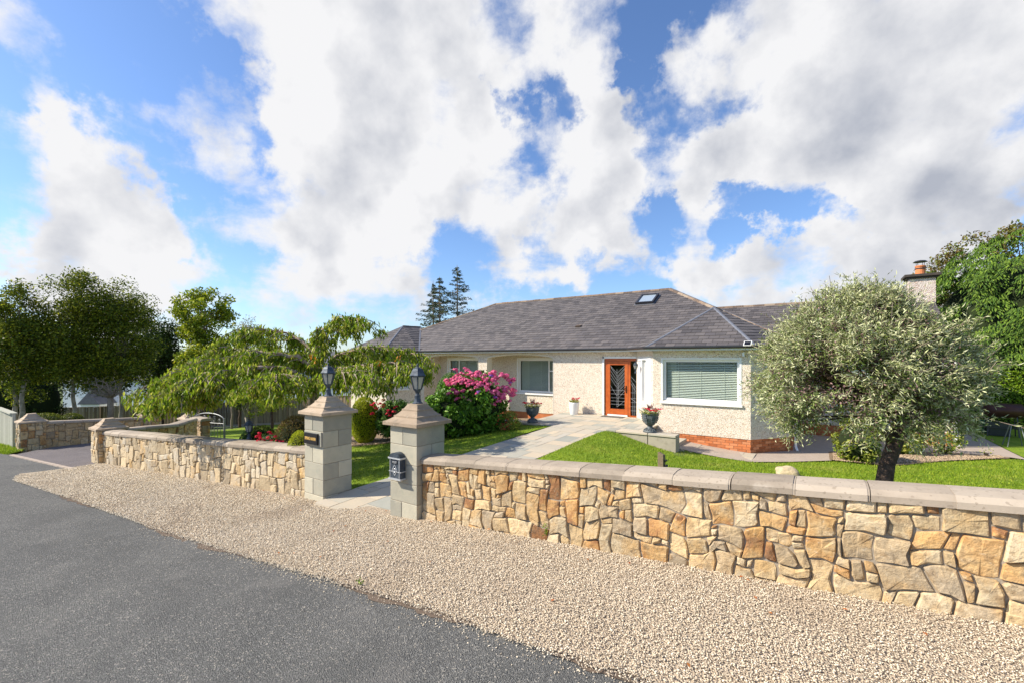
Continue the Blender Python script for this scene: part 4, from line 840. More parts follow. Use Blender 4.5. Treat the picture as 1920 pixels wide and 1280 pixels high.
def window(fr, a0, a1, z0, z1, lights, parent=None, sill=True, blind=True, set_=-.07, fw=.055, band=.0, curtain=None, label=None, slat=.05, curt_side=0):
    """lights: list of (b0,b1,y0,y1) in fractions of the opening"""
    parent = parent or H; b = MB(); w = a1 - a0; h = z1 - z0
    for q in ((a0, a1, z0, z0 + fw), (a0, a1, z1 - fw, z1), (a0, a0 + fw, z0 + fw, z1 - fw), (a1 - fw, a1, z0 + fw, z1 - fw)): fr.box(b, *q, set_ - .06, set_)
    W = b.build('window', K['white'], parent)
    if label: W['label'] = label
    fb = MB()
    for (p, q, r, s) in lights:
        x0, x1, y0, y1 = a0 + fw + (w - 2 * fw) * p, a0 + fw + (w - 2 * fw) * q, z0 + fw + (h - 2 * fw) * r, z0 + fw + (h - 2 * fw) * s; f = .028
        for k in ((x0, x1, y0, y0 + f), (x0, x1, y1 - f, y1), (x0, x0 + f, y0 + f, y1 - f), (x1 - f, x1, y0 + f, y1 - f)): fr.box(fb, *k, set_ - .055, set_ - .012)
        g = MB(); fr.box(g, x0 + f, x1 - f, y0 + f, y1 - f, set_ - .040, set_ - .034); g.build('pane', K['glass'], W)
    fb.build('frame', K['white'], W)
    if blind:
        n = int((h - 2 * fw) / slat)
        for i in range(n):
            s_ = MB(); z = z0 + fw + slat * (i + .5); P = fr.P
            V = [P(a0 + fw + .03, z - .017, set_ - .095), P(a1 - fw - .03, z - .017, set_ - .095), P(a1 - fw - .03, z + .014, set_ - .135), P(a0 + fw + .03, z + .014, set_ - .135)]
            V += [v + Vector((0, 0, .003)) for v in V]
            s_.add(V, [(0, 3, 2, 1), (4, 5, 6, 7), (0, 1, 5, 4), (1, 2, 6, 5), (2, 3, 7, 6), (3, 0, 4, 7)]).build('blind_slat', K['slat'], W)
        cdn = MB()
        for k in (.2, .5, .8): fr.box(cdn, a0 + w * k, a0 + w * k + .006, z0 + fw, z1 - fw, set_ - .096, set_ - .09)
        cdn.build('blind_cord', K['slat'], W)
    if curtain:
        for c0, c1 in curtain:
            c = MB(); k = 14; x0, x1 = a0 + w * c0, a0 + w * c1; pts = [(x0 + (x1 - x0) * i / k, set_ - .21 + .025 * (i % 2)) for i in range(k + 1)]
            V = [fr.P(a, z, n) for z in (z0 + .02, z1 - .02) for a, n in pts]
            c.add(V, [(i, i + 1, i + k + 2, i + k + 1) for i in range(k)]).build('curtain', K['curtain'], W)
    bk = MB(); fr.box(bk, a0 - .1, a1 + .1, z0 - .1, z1 + .1, -.75, -.7); fr.box(bk, a0 - .12, a0 - .1, z0 - .1, z1 + .1, -.7, -.29); fr.box(bk, a1 + .1, a1 + .12, z0 - .1, z1 + .1, -.7, -.29); fr.box(bk, a0 - .1, a1 + .1, z0 - .12, z0 - .1, -.7, -.29); bk.build('room_backing', K['dark'], W)  # shallow backing box, interior shade put into its dark colour
    if band:
        t = MB()
        for q in ((a0 - band, a1 + band, z1, z1 + band), (a0 - band, a0, z0, z1), (a1, a1 + band, z0, z1)): fr.box(t, *q, -.03, .012)
        # reveal lining
        for q in ((a0 - .0, a0 + .004, z0, z1), (a1 - .004, a1, z0, z1), (a0, a1, z1 - .004, z1)): fr.box(t, *q, set_, .011)
        t.build('surround', K['white'], W)
    if sill:
        s_ = MB(); V = [fr.P(a, z, n) for a in (a0 - .07, a1 + .07) for z, n in ((z0 - .09, -.04), (z0 - .09, .06), (z0 - .03, .06), (z0 - .002, -.065), (z0 - .03, -.065))]
        s_.add(V, [(0, 1, 2, 3, 4), (9, 8, 7, 6, 5)] + [(i, i + 5, (i + 1) % 5 + 5, (i + 1) % 5) for i in range(5)]); recalc(s_.build('sill', K['white'], W))
    return W
# main facade: the part carrying the front door
f1 = Fr((-8.87, YF), (-5.45, YF)); da0 = -6.69 + 8.87
panel(f1, 'wall', -.4, ZT, [(da0, 3.42, .33, 2.49)], K['dash'], H)
# arches
def arch_z(x, x0, x1):
    t = (x - x0) / (x1 - x0); 
    return 2.50 + .15 * (math.sin(math.pi * t) ** .62 if 0 < t < 1 else 0)
for x0, x1 in ((-16.2, -12.75), (-12.27, -8.87)):
    n = 20; lo_ = [(x0 + (x1 - x0) * i / n) for i in range(n + 1)]
    poly = [(x, YF, arch_z(x, x0, x1)) for x in lo_] + [(x1, YF, ZT), (x0, YF, ZT)]
    MB().prism(poly, (0, 1, 0), 0, .35).build('arch', K['dash'], H)
    tr = MB()
    for a, b in zip(lo_[:-1], lo_[1:]):
        za, zb = arch_z(a, x0, x1), arch_z(b, x0, x1)
        tr.prism([(a, YF, za - .006), (b, YF, zb - .006), (b, YF, zb + .032), (a, YF, za + .032)], (0, 1, 0), -.012, .36)
    tr.build('arch_trim', K['cream'], H)
o = MB().box((-12.75, YF, -.5), (-12.27, YF + .35, ZT)).build('pier', K['dash'], H)
for x0, x1 in ((-12.763, -12.745), (-12.275, -12.257)): MB().box((x0, YF - .012, -.3), (x1, YF + .36, 2.52)).build('pier_trim', K['cream'], H)
MB().box((-8.885, YF - .008, .3), (-8.865, YF + .36, 2.52)).build('arch_trim', K['cream'], H)
# recess
fR = Fr((-16.2, YR), (-8.5, YR))
WL = (-15.62 + 16.2, -13.45 + 16.2); WR = (-11.33 + 16.2, -9.05 + 16.2)
panel(fR, 'wall', .1, ZT, [(WL[0], WL[1], .98, 2.47), (WR[0], WR[1], .98, 2.47)], K['dash'], H, .25)
b = MB(); fR.box(b, 0, fR.L, -.6, .1, -.25, -.02); b.build('plinth', K['brickpanel'], H)
MB().box((-16.45, YF + .0, -.9), (-16.2, YR, ZT)).build('wall', K['dash'], H)
MB().box((-8.87, YF + .285, -.4), (-8.6, YR, ZT)).build('wall', K['dash'], H)
MB().box((-16.2, YF + .36, ZT - .04), (-8.87, YR, ZT)).build('soffit', K['white'], H)
MB().box((-16.2, YF - .1, -.8), (-8.3, YR, -.32)).build('porch_floor', K['concrete'], H)
window(fR, WR[0], WR[1], .98, 2.47, [(0, .70, 0, 1), (.70, 1, 0, .66), (.70, 1, .66, 1)], curtain=[(.02, .2)], band=.05, slat=.05)
window(fR, WL[0], WL[1], .98, 2.47, [(.3, 1, 0, 1), (0, .3, 0, .66), (0, .3, .66, 1)], curtain=[(.3, .45)], band=.05, slat=.05)
# bays
def bay(cx, brick):
    A, B, C, D = (cx - 2.4, YF), (cx - 1.41, YB), (cx + 1.40, YB), (cx + 2.39, YF)
    fl, ff, fr_ = Fr(A, B), Fr(B, C), Fr(C, D)
    zb = .15 if brick else -.9
    a0, a1 = .31, 2.53
    panel(ff, 'wall', zb, ZT, [(a0, a1, 1.16, 2.46)], K['dash'], H, .25)
    window(ff, a0, a1, 1.16, 2.46, [(0, 1, 0, 1)], curtain=[(.02, .16), (.9, .98)], band=.045, slat=.052)
    for f, lab in ((fl, 'l'), (fr_, 'r')):
        h0, h1 = (.62, 1.02) if lab == 'l' else (.60, 1.06)
        panel(f, 'wall', zb, ZT, [(h0, h1, 1.02, 2.44)], K['dash'], H, .2)
        w = window(f, h0, h1, 1.02, 2.44, [(0, 1, 0, .74), (0, 1, .74, 1)], blind=False, band=.0 if lab == 'l' and brick else .05, set_=-.09, sill=not (lab == 'l' and brick))
        if lab == 'l' and brick:
            t = MB()
            for q in ((.16, h0, .93, 2.53), (h1, 1.45, .93, 2.53), (h0, h1, 2.44, 2.53), (h0, h1, .93, 1.02)): f.box(t, *q, -.02, .014)
            for q in ((h0, h0 + .004, 1.02, 2.44), (h1 - .004, h1, 1.02, 2.44)): f.box(t, *q, -.09, .013)
            t.build('surround', K['white'], w)
    if brick:
        for f, nb_ in ((ff, 1), (fr_, 1), (fl, 0)):
            b = MB(); f.box(b, 0, f.L, -.5, .15, -.2, -.03); b.build('plinth', K['bmortar'], H)
            if nb_:
                z = .15; r_ = 0
                while z > -.36:
                    a = -(.1125 if r_ % 2 else 0)
                    while a < f.L - .01:
                        x0, x1 = max(0, a + .004), min(f.L, a + .215)
                        if x1 - x0 > .02:
                            q = MB(); f.box(q, x0, x1, z - .071, z - .004, -.04, -.018 + random.uniform(-.002, .002)); q.build('brick', K['brick'], H)
                        a += .225
                    z -= .075; r_ += 1
    return fl, ff, fr_
bay(-3.05, True); bay(-18.86, False)
b = MB(); # floors behind the bays are closed by the roof and ceiling
MB().box((-21.3, YF + .0, -1.2), (-21.05, 25.4, ZT)).build('wall', K['dash'], H)
MB().box((-.9, YF + .03, .15), (-.68, 19.5, ZT)).build('wall', K['dash'], H)
MB().box((-.9, YF + .03, -.5), (-.70, 19.5, .15)).build('plinth', K['brickpanel'], H)
MB().box((-21.05, 25.15, -1.2), (-.9, 25.4, ZT)).build('wall', K['dash'], H)
MB().box((-21.0, YF + .2, ZT - .02), (-.7, 25.3, ZT + .0)).build('ceiling', K['white'], H)
# right wing
fw_ = Fr((-.68, 19.5), (3.45, 19.5)); panel(fw_, 'wall', .13, ZT, [(1.0, 2.6, .9, 2.3)], K['dash'], H, .25)
window(fw_, 1.0, 2.6, .9, 2.3, [(0, 1, 0, 1)], band=.04)
b = MB(); fw_.box(b, 0, fw_.L, -.5, .13, -.25, -.03); b.build('plinth', K['bmortar'], H)
z = .13; r_ = 0
while z > -.3:
    a = -(.1125 if r_ % 2 else 0) + 2.2
    while a < fw_.L - .01:
        q = MB(); fw_.box(q, a + .004, min(fw_.L, a + .215), z - .071, z - .004, -.04, -.02); q.build('brick', K['brick'], H); a += .225
    z -= .075; r_ += 1
b = MB(); fw_.box(b, 0, 2.19, -.5, .13, -.03, -.018); b.build('plinth', K['brickpanel'], H)
MB().box((3.2, 19.75, -.5), (3.45, 26.2, ZT)).build('wall', K['dash'], H)
V = [(3.2, 19.5, ZT), (3.2, 26.2, ZT), (3.2, 22.9, 4.65)]; MB().prism([(3.2, y, z) for _, y, z in V], (1, 0, 0), 0, .25).build('gable', K['dash'], H)
MB().box((-.9, 25.95, -.5), (3.2, 26.2, ZT)).build('wall', K['dash'], H)

# ---- roof planes and slates
roof = MB()
E = 2.84
RL, RRt = (-15.3, 20.6, 5.58), (-5.6, 20.6, 5.58)
planes = []
mainF = [(-21.0, 15.5, E), (-.4, 15.5, E), RRt, RL]
bayr = lambda cx: dict(ap=(cx, 16.8, 4.24), rg=(cx, 18.1, 4.26), a=(cx - 2.62, 15.5, E), b=(cx - 1.55, 14.2, E), c=(cx + 1.55, 14.2, E), d=(cx + 2.62, 15.5, E))
base = [mainF, [(-.4, 15.5, E), (-.4, 25.7, E), RRt], [(-.4, 25.7, E), (-21.0, 25.7, E), RL, RRt], [(-21.0, 25.7, E), (-21.0, 15.5, E), RL]]
pl_vis = [('m', mainF), ('e', base[1])]
for cx in (-3.05, -18.86):
    q = bayr(cx); L_ = [('b', [q['b'], q['c'], q['ap']]), ('b', [q['a'], q['b'], q['ap']]), ('b', [q['a'], q['ap'], q['rg']]), ('b', [q['c'], q['d'], q['ap']]), ('b', [q['d'], q['rg'], q['ap']])]
    pl_vis += L_; base += [p for _, p in L_]
wing = [(-4.5, 19.2, E), (3.47, 19.2, E), (3.47, 22.9, 4.84), (-4.5, 22.9, 4.84)]
pl_vis.append(('w', wing)); base += [wing, [(3.47, 26.6, E), (-4.5, 26.6, E), (-4.5, 22.9, 4.84), (3.47, 22.9, 4.84)]]
for p in base: roof.add([(a, b, c - .02) for a, b, c in p], [tuple(range(len(p)))])
RF = roof.build('roof', K['roofbase'], H)
# which parts of the main slope are covered by the bay roofs
def under_bay(x, y):
    for cx in (-3.05, -18.86):
        if y < 18.0 and abs(x - cx) < 2.62 - (y - 15.5): return True
    return False
def clip(poly, n, d):
    out = []
    for i in range(len(poly)):
        a, b = poly[i], poly[(i + 1) % len(poly)]; da, db = a[0] * n[0] + a[1] * n[1] - d, b[0] * n[0] + b[1] * n[1] - d
        if da >= 0: out.append(a)
        if (da >= 0) != (db >= 0): t = da / (da - db); out.append((a[0] + (b[0] - a[0]) * t, a[1] + (b[1] - a[1]) * t))
    return out
SL = []
for kind_, P in pl_vis:
    P = [Vector(p) for p in P]; nrm = (P[1] - P[0]).cross(P[2] - P[0]).normalized()
    if nrm.z < 0: P = [P[0]] + P[:0:-1]; nrm = -nrm
    hv = Vector((0, 0, 1)).cross(nrm).normalized(); up = nrm.cross(hv).normalized(); o0 = P[0]
    Q = [((p - o0).dot(hv), (p - o0).dot(up)) for p in P]
    lo_v, hi_v = min(q[1] for q in Q), max(q[1] for q in Q); lo_u, hi_u = min(q[0] for q in Q), max(q[0] for q in Q)
    ar = sum(Q[i][0] * Q[(i + 1) % len(Q)][1] - Q[(i + 1) % len(Q)][0] * Q[i][1] for i in range(len(Q)))
    if ar < 0: Q = Q[::-1]
    gv, gu_ = .235, .30; v = lo_v; r_ = 0
    while v < hi_v:
        u = lo_u - random.uniform(0, .02) - (gu_ / 2 if r_ % 2 else 0)
        while u < hi_u:
            rc = [(u + .004, v), (u + gu_ - .004, v), (u + gu_ - .004, v + gv + .02), (u + .004, v + gv + .02)]; c = rc
            for i in range(len(Q)):
                a, b = Q[i], Q[(i + 1) % len(Q)]; n_ = (-(b[1] - a[1]), b[0] - a[0]); c = clip(c, n_, a[0] * n_[0] + a[1] * n_[1])
                if len(c) < 3: break
            if len(c) >= 3:
                lift = random.uniform(0, .004); th = .012
                W_ = []
                for q in c:
                    t = (q[1] - v) / gv; W_.append(o0 + hv * q[0] + up * q[1] + nrm * (.016 - .014 * t + lift))
                ce = sum(W_, Vector()) / len(W_)
                if not (kind_ == 'm' and under_bay(ce.x, ce.y)):
                    SL.append((ce, W_, nrm, kind_))
            u += gu_
        v += gv; r_ += 1
CAMP = Vector((0, 0, HC))
def rank(s): return (s[0] - CAMP).length + (8 if s[3] == 'e' else 0) + (0 if abs(s[0].x + 3.05) < 2.7 and s[3] == 'b' else 1)
SL.sort(key=rank); J = MB()
for i, (ce, W_, nrm, kd) in enumerate(SL):
    k = len(W_); V = [p - nrm * .014 for p in W_] + W_; F = [tuple(range(k, 2 * k))] + [(a, (a + 1) % k, (a + 1) % k + k, a + k) for a in range(k)]
    if i < 300: mesh('slate', V, F, K['slate'], RF)
    else: J.add(V, F)
T(J.build('slates', K['slate'], RF), kind='stuff')
# ridge and hip tiles
def ridge(p, q, m, name, L_=.42, w=.17, h=.07, parent=RF, nlim=None):
    p, q = Vector(p), Vector(q); d = q - p; n = max(1, round(d.length / L_)); u = d.normalized(); s = u.cross(Vector((0, 0, 1))).normalized(); up = s.cross(u).normalized()
    for i in range(n):
        a, b = p + d * (i / n) + u * .004, p + d * ((i + 1) / n) - u * .004; jz = random.uniform(-.006, .006)
        sec = [(-w / 2, -.05), (-w / 2 * .8, h * .25), (-w * .2, h * .85), (w * .2, h * .85), (w / 2 * .8, h * .25), (w / 2, -.05)]
        V = [c + s * x + up * (y + jz) for c in (a, b) for x, y in sec]; k = 6
        recalc(mesh(name, V, [tuple(range(k)), tuple(range(k, 2 * k))[::-1]] + [(j, (j + 1) % k, (j + 1) % k + k, j + k) for j in range(k)], m, parent))
ridge(RL, RRt, K['ridge'], 'ridge_tile'); ridge((-21.0, 15.5, E), RL, K['ridge'], 'hip_tile'); ridge((-.4, 15.5, E), RRt, K['ridge'], 'hip_tile'); ridge((-5.0, 22.9, 4.84), (3.4, 22.9, 4.84), K['ridge'], 'ridge_tile')
for cx in (-3.05, -18.86):
    q = bayr(cx)
    for a in 'bc': ridge(q[a], q['ap'], K['lead'], 'lead_hip', L_=3.2, w=.13, h=.035)
    ridge(q['ap'], q['rg'], K['ridge'], 'ridge_tile', w=.15, h=.05)
    for a, sg_ in (('a', -1), ('d', 1)):
        p, r2 = Vector(q[a]), Vector(q['rg']); ridge(p + Vector((0, 0, .01)), r2 + Vector((0, 0, .01)), K['lead'], 'lead_valley', L_=4, w=.16 if cx > -5 else .14, h=.02)
# the end edge of the right hip slope carries a pale strip of lead flashing
MB().bar((-.42, 15.5, E + .05), (-5.55, 20.62, 5.64), .03, .03).build('verge_strip', K['lead'], RF)
# fascia, gutters
def eave(pts, parent=H):
    for a, b in zip(pts[:-1], pts[1:]):
        a, b = Vector(a), Vector(b); u = (b - a).normalized(); n = Vector((u.y, -u.x, 0))
        m_ = MB(); V = [p + n * k + Vector((0, 0, z)) for p in (a, b) for k, z in ((-.02, -.10), (.0, -.10), (.0, .03), (-.02, .03))]
        m_.add(V, [(0, 1, 2, 3), (7, 6, 5, 4)] + [(i, i + 4, (i + 1) % 4 + 4, (i + 1) % 4) for i in range(4)]); recalc(m_.build('fascia', K['white'], parent))
        g = MB(); sec = [(.004, .035), (.004, -.015), (.03, -.045), (.075, -.045), (.10, -.01), (.10, .035), (.09, .035), (.085, -.005), (.07, -.033), (.03, -.033), (.015, -.01), (.015, .035)]
        V = [p + n * k + Vector((0, 0, z)) for p in (a - u * .02, b + u * .02) for k, z in sec]; k_ = len(sec)
        g.add(V, [tuple(range(k_)), tuple(range(k_, 2 * k_))[::-1]] + [(i, i + k_, (i + 1) % k_ + k_, (i + 1) % k_) for i in range(k_)]); recalc(g.build('gutter', K['gutter'], parent))
        s_ = MB(); V = [p + n * k + Vector((0, 0, z)) for p in (a, b) for k, z in ((-.02, -.075), (-.45, -.075), (-.45, -.065), (-.02, -.065))]
        s_.add(V, [(0, 1, 2, 3), (7, 6, 5, 4)] + [(i, i + 4, (i + 1) % 4 + 4, (i + 1) % 4) for i in range(4)]); recalc(s_.build('soffit', K['white'], parent))
G = E - .01
def zz(l): return [(x, y, G) for x, y in l]
c1, c2 = -18.86, -3.05
eave(zz([(-21.0, 15.5), (c1 - 2.62, 15.5)][::-1][0:0] + [(c1 - 2.6, 15.5), (c1 - 1.55, 14.2), (c1 + 1.55, 14.2), (c1 + 2.62, 15.5), (c2 - 2.62, 15.5), (c2 - 1.55, 14.2), (c2 + 1.55, 14.2), (c2 + 2.62, 15.5)]))
eave(zz([(-.4, 15.5), (-.4, 19.2)])); eave(zz([(-.4, 19.2), (3.47, 19.2)]))
# downpipes
for x, y in ((-.60, 15.72), (3.50, 19.42)):
    b = MB(); b.tube([(x - .02, y - .14, 2.74), (x, y, 2.5), (x, y, -.12), (x + .05, y - .10, -.24)], .036, 8); b.build('downpipe', K['white'], H)
# front door
dr = MB(); d0 = -6.66; zz0, zz1 = .34, 2.48; Yd = YF + .03
def dbox(mb_, x0, x1, z0, z1, y0=0.0, y1=.07): return mb_.box((x0, Yd + y0, z0), (x1, Yd + y1, z1))
DF = MB()
for q in ((d0, -6.57, .34, 2.48), (-6.57, -5.46, 2.40, 2.48), (-5.77, -5.69, .34, 2.40), (-5.69, -5.46, .34, .42)): dbox(DF, *q)
DF = DF.build('door_frame', K['wood'], H)
DL = MB()
for q in ((-6.565, -6.46, .43, 2.395), (-5.90, -5.775, .43, 2.395), (-6.46, -5.90, 2.25, 2.395), (-6.46, -5.90, .43, .63)): dbox(DL, *q, -.012, .04)
DL = DL.build('door', K['wood'], H); bevel(DL, .006)
dbox(MB(), -6.46, -5.90, .63, 2.25, .012, .018).build('pane', K['glass'], DL)
dbox(MB(), -5.69, -5.46, .42, 2.40, .02, .026).build('side_light', K['glass'], H)
lg = MB(); Yg = Yd + .008
def lead(x0, z0, x1, z1, w=.010, Y=None): lg.bar((x0, Y or Yg, z0), (x1, Y or Yg, z1), w, .006)
X0, X1, Xm = -6.46, -5.90, -6.20
for k in range(7):
    zt = 2.22 - k * .14
    if k < 4: lead(X0, zt - .02, Xm - .02, zt - .36)
    lead(Xm + .02, zt - .38, X1, zt - .02 - .05); 
    if k < 5: lead(Xm + .02, zt - .44, X1, zt - .12)
for zz_ in (1.32, 1.18, 1.04, .92, .80): lead(X0, zz_, X1, zz_ - .0, .006)
lead(Xm, .70, Xm, 2.10, .008); lead(Xm + .05, .75, Xm + .05, 1.6, .008); lead(X0, 2.22, Xm, 1.95); lead(X1, 2.22, Xm, 1.95); lead(X0, 1.5, Xm, 1.1, .006); lead(Xm, .70, X1, .95, .006)
lg.build('leading', K['ironlight'], DL)
lg = MB(); Ys = Yd + .016
for z0, z1 in ((1.85, 1.62), (1.72, 1.40), (1.60, 1.25), (1.05, .90)): lead(-5.69, z0, -5.46, z1, .009, Ys)
for z0 in (1.25, 1.05, .9, .75, .6): lead(-5.69, z0, -5.46, z0, .007, Ys)
lead(-5.6, .42, -5.6, 1.6, .007, Ys); lead(-5.53, .42, -5.53, 1.5, .007, Ys)
lg.build('leading', K['ironlight'], H)
hd = MB(); hd.box((-5.855, Yd - .03, 1.24), (-5.825, Yd - .012, 1.50)); hd.bar((-5.84, Yd - .05, 1.40), (-5.95, Yd - .06, 1.40), .02); hd.bar((-5.84, Yd - .012, 1.40), (-5.84, Yd - .06, 1.40), .02); hd.build('handle', K['black'], DL)
MB().box((-6.55, YF - .04, .332), (-5.78, YF + .02, .425)).build('threshold', K['white'], H)
MB().box((-6.76, YF - .014, .33), (-6.69, YF + .12, 2.55)).build('door_trim', K['white'], H)
MB().box((-6.76, YF - .014, 2.492), (-5.45, YF + .12, 2.55)).build('door_trim', K['white'], H)
b = MB().box((-7.0, YF + .9, .2), (-5.3, YF + .95, 2.6)).box((-7.0, YF + .2, .30), (-5.3, YF + .9, .335)); b.build('hall_backing', K['dark'], H)  # dark backing behind the door glass, unlit interior painted in its colour
T(bevel(MB().box((-6.62, 15.30, .375), (-5.80, 15.62, .39)).build('doormat', mat('doormat', [(.10, .09, .08), (.16, .15, .13)], scale=40, rough=1)), .003), 'thin grey doormat lying in front of the orange door', 'doormat')
# skylight, vent, solar lamp
def roofpt(x, y, off=0): return Vector((x, y, E + (y - 15.5) * (2.74 / 5.1) + off))
ru = Vector((0, 5.1, 2.74)).normalized(); rn = Vector((0, -2.74, 5.1)).normalized(); rx = Vector((1, 0, 0))
sk = roofpt(-6.25, 19.55)
def rbox(mb_, u0, u1, v0, v1, n0, n1):
    V = [sk + rx * u + ru * v + rn * n for n in (n0, n1) for u, v in ((u0, v0), (u1, v0), (u1, v1), (u0, v1))]
    return mb_.add(V, [(3, 2, 1, 0), (4, 5, 6, 7), (0, 1, 5, 4), (1, 2, 6, 5), (2, 3, 7, 6), (3, 0, 4, 7)])
b = MB()
for q in ((-.39, .39, -.5, -.42), (-.39, .39, .42, .5), (-.39, -.32, -.42, .42), (.32, .39, -.42, .42)): rbox(b, *q, .0, .13)
SKY = b.build('skylight', K['gutter'], H)
b = MB(); rbox(b, -.32, .32, -.42, .42, .06, .09); b.build('pane', mat('skylight_glass', [(.30, .36, .42)], rough=.06, spec=1.0), SKY)
b = MB(); rbox(b, -.44, .44, -.55, .55, .012, .03); b.build('flashing', K['lead'], SKY)
vp = roofpt(-8.5, 17.35); b = MB(); b.add([vp + rx * u + ru * v + rn * n for n, v, u in ((.02, -.1, -.13), (.02, -.1, .13), (.02, .14, .13), (.02, .14, -.13), (.09, -.1, -.1), (.09, -.1, .1))], [(0, 1, 5, 4), (1, 2, 5), (2, 3, 4, 5), (3, 0, 4)]); b.build('roof_vent', K['ridge'], H)
b = MB(); V = [Vector((-1.68, 14.06, 2.90)) + Vector((x, y, z)) for x, y, z in ((-.11, -.02, -.055), (.09, -.02, -.055), (.11, .04, .075), (-.09, .04, .075))]; V += [v + Vector((0, .02, -.01)) for v in V]
recalc(b.add(V, [(0, 1, 2, 3), (7, 6, 5, 4), (0, 4, 5, 1), (1, 5, 6, 2), (2, 6, 7, 3), (3, 7, 4, 0)]).build('solar_panel', K['white'], H))
b = MB(); c0 = sum(V[:4], Vector()) / 4; b.add([c0 + (v - c0) * .8 + Vector((0, -.004, .003)) for v in V[:4]], [(0, 1, 2, 3)]); b.build('solar_cell', K['black'], H)
b = MB(); b.tube([(-1.82, 14.49, 2.58), (-1.82, 14.40, 2.58)], .022, 8); b.box((-1.845, 14.34, 2.55), (-1.795, 14.43, 2.66)); b.build('security_camera', K['white'], H)
# wall lantern by the door: hangs on a bracket from the bay cheek
lt = lantern('wall_lantern', (-5.30, 15.28, 1.98), .62, 'small black wall lantern beside the front door side light')
MB().tube([(-5.30, 15.28, 2.39), (-5.28, 15.30, 2.42), (-5.12, 15.40, 2.38)], .012, 6).build('bracket', K['iron'], lt)
MB().tube([(-9.02, 15.77, 2.05), (-9.02, 15.74, 2.05)], .035, 10).build('window_sticker', K['white'], H) if 0 else None
# chimney
K['capdark'] = mat('chimney_cap_dark', [(.035, .03, .028), (.08, .065, .055)], scale=10, rough=.9)
ch = MB().box((2.76, 22.4, 3.6), (3.50, 23.15, 5.46)).build('chimney', K['dash2'], RF)
b = MB(); b.box((2.70, 22.34, 5.46), (3.56, 23.21, 5.53)); b.box((2.62, 22.26, 5.53), (3.64, 23.29, 5.62)); b.build('chimney_cap', K['capdark'], RF)
b = MB(); b.lathe([(.17, 0), (.15, .06), (.14, .30), (.16, .32), (.16, .36), (.13, .37)], (3.12, 22.75, 5.62), 14); b.build('chimney_pot', K['terracotta'], RF)
b = MB(); b.lathe([(.165, .24), (.165, .27)], (3.12, 22.75, 5.62), 14); b.lathe([(.22, .50), (.16, .55), (.02, .58)], (3.12, 22.75, 5.62), 14)
for a in range(4): b.bar((3.12 + .12 * math.cos(a * 1.57 + .4), 22.75 + .12 * math.sin(a * 1.57 + .4), 5.95), (3.12 + .14 * math.cos(a * 1.57 + .4), 22.75 + .14 * math.sin(a * 1.57 + .4), 6.11), .015)
b.build('cowl', K['gutter'], RF)
# ------------------------------------------------------------------ foliage tools
def unit(v): return v / (np.linalg.norm(v, axis=-1, keepdims=True) + 1e-9)
def leaves(name, C, D, N, L_, W_, m, parent=None, fold=.25, rg=R):
    """one folded four-cornered leaf per point: C centres, D long axis, N face normal"""
    n = len(C); D = unit(D); S = unit(np.cross(D, N)); N = unit(np.cross(S, D)); L_ = np.broadcast_to(L_, n)[:, None]; W_ = np.broadcast_to(W_, n)[:, None]
    V = np.stack([C - D * L_ / 2, C + S * W_ / 2 + N * W_ * fold - D * L_ * .06, C + D * L_ / 2 - N * L_ * .08, C - S * W_ / 2 + N * W_ * fold - D * L_ * .06], 1).reshape(-1, 3)
    b = np.arange(n)[:, None] * 4
    F = np.concatenate([b + [0, 1, 2], b + [0, 2, 3]], 1).reshape(-1, 3)
    return npmesh(name, V, F, m, parent)
def rdir(n, r=R): return unit(r.normal(size=(n, 3)))
def ellip_clumps(c, rad, k, r, inner=.55, flat=1.0):
    d = rdir(k, r); t = r.uniform(inner, 1.0, k) ** .8
    return np.array(c) + d * np.array(rad) * t[:, None]
def clumped(cl, sp, n, r):
    i = r.integers(0, len(cl), n); sp = np.broadcast_to(np.asarray(sp, float), (3,)) if np.ndim(sp) < 2 else sp[i]
    o = rdir(n, r) * (r.uniform(0, 1, n) ** .45)[:, None] * sp
    return cl[i] + o, o, i
def limb(mb_, p, q, r0, r1, sag=.1, n=6, k=6, seed=0):
    p, q = Vector(p), Vector(q); rr = random.Random(seed); d = q - p; L0 = d.length
    off = Vector((rr.uniform(-1, 1), rr.uniform(-1, 1), rr.uniform(0, 1))) * L0 * sag
    P = [p + d * t + off * math.sin(math.pi * t) + Vector((rr.uniform(-1, 1), rr.uniform(-1, 1), rr.uniform(-1, 1))) * L0 * .02 * (0 < t < 1) for t in [i / (n - 1) for i in range(n)]]
    mb_.tube(P, [r0 + (r1 - r0) * i / (n - 1) for i in range(n)], k); return P
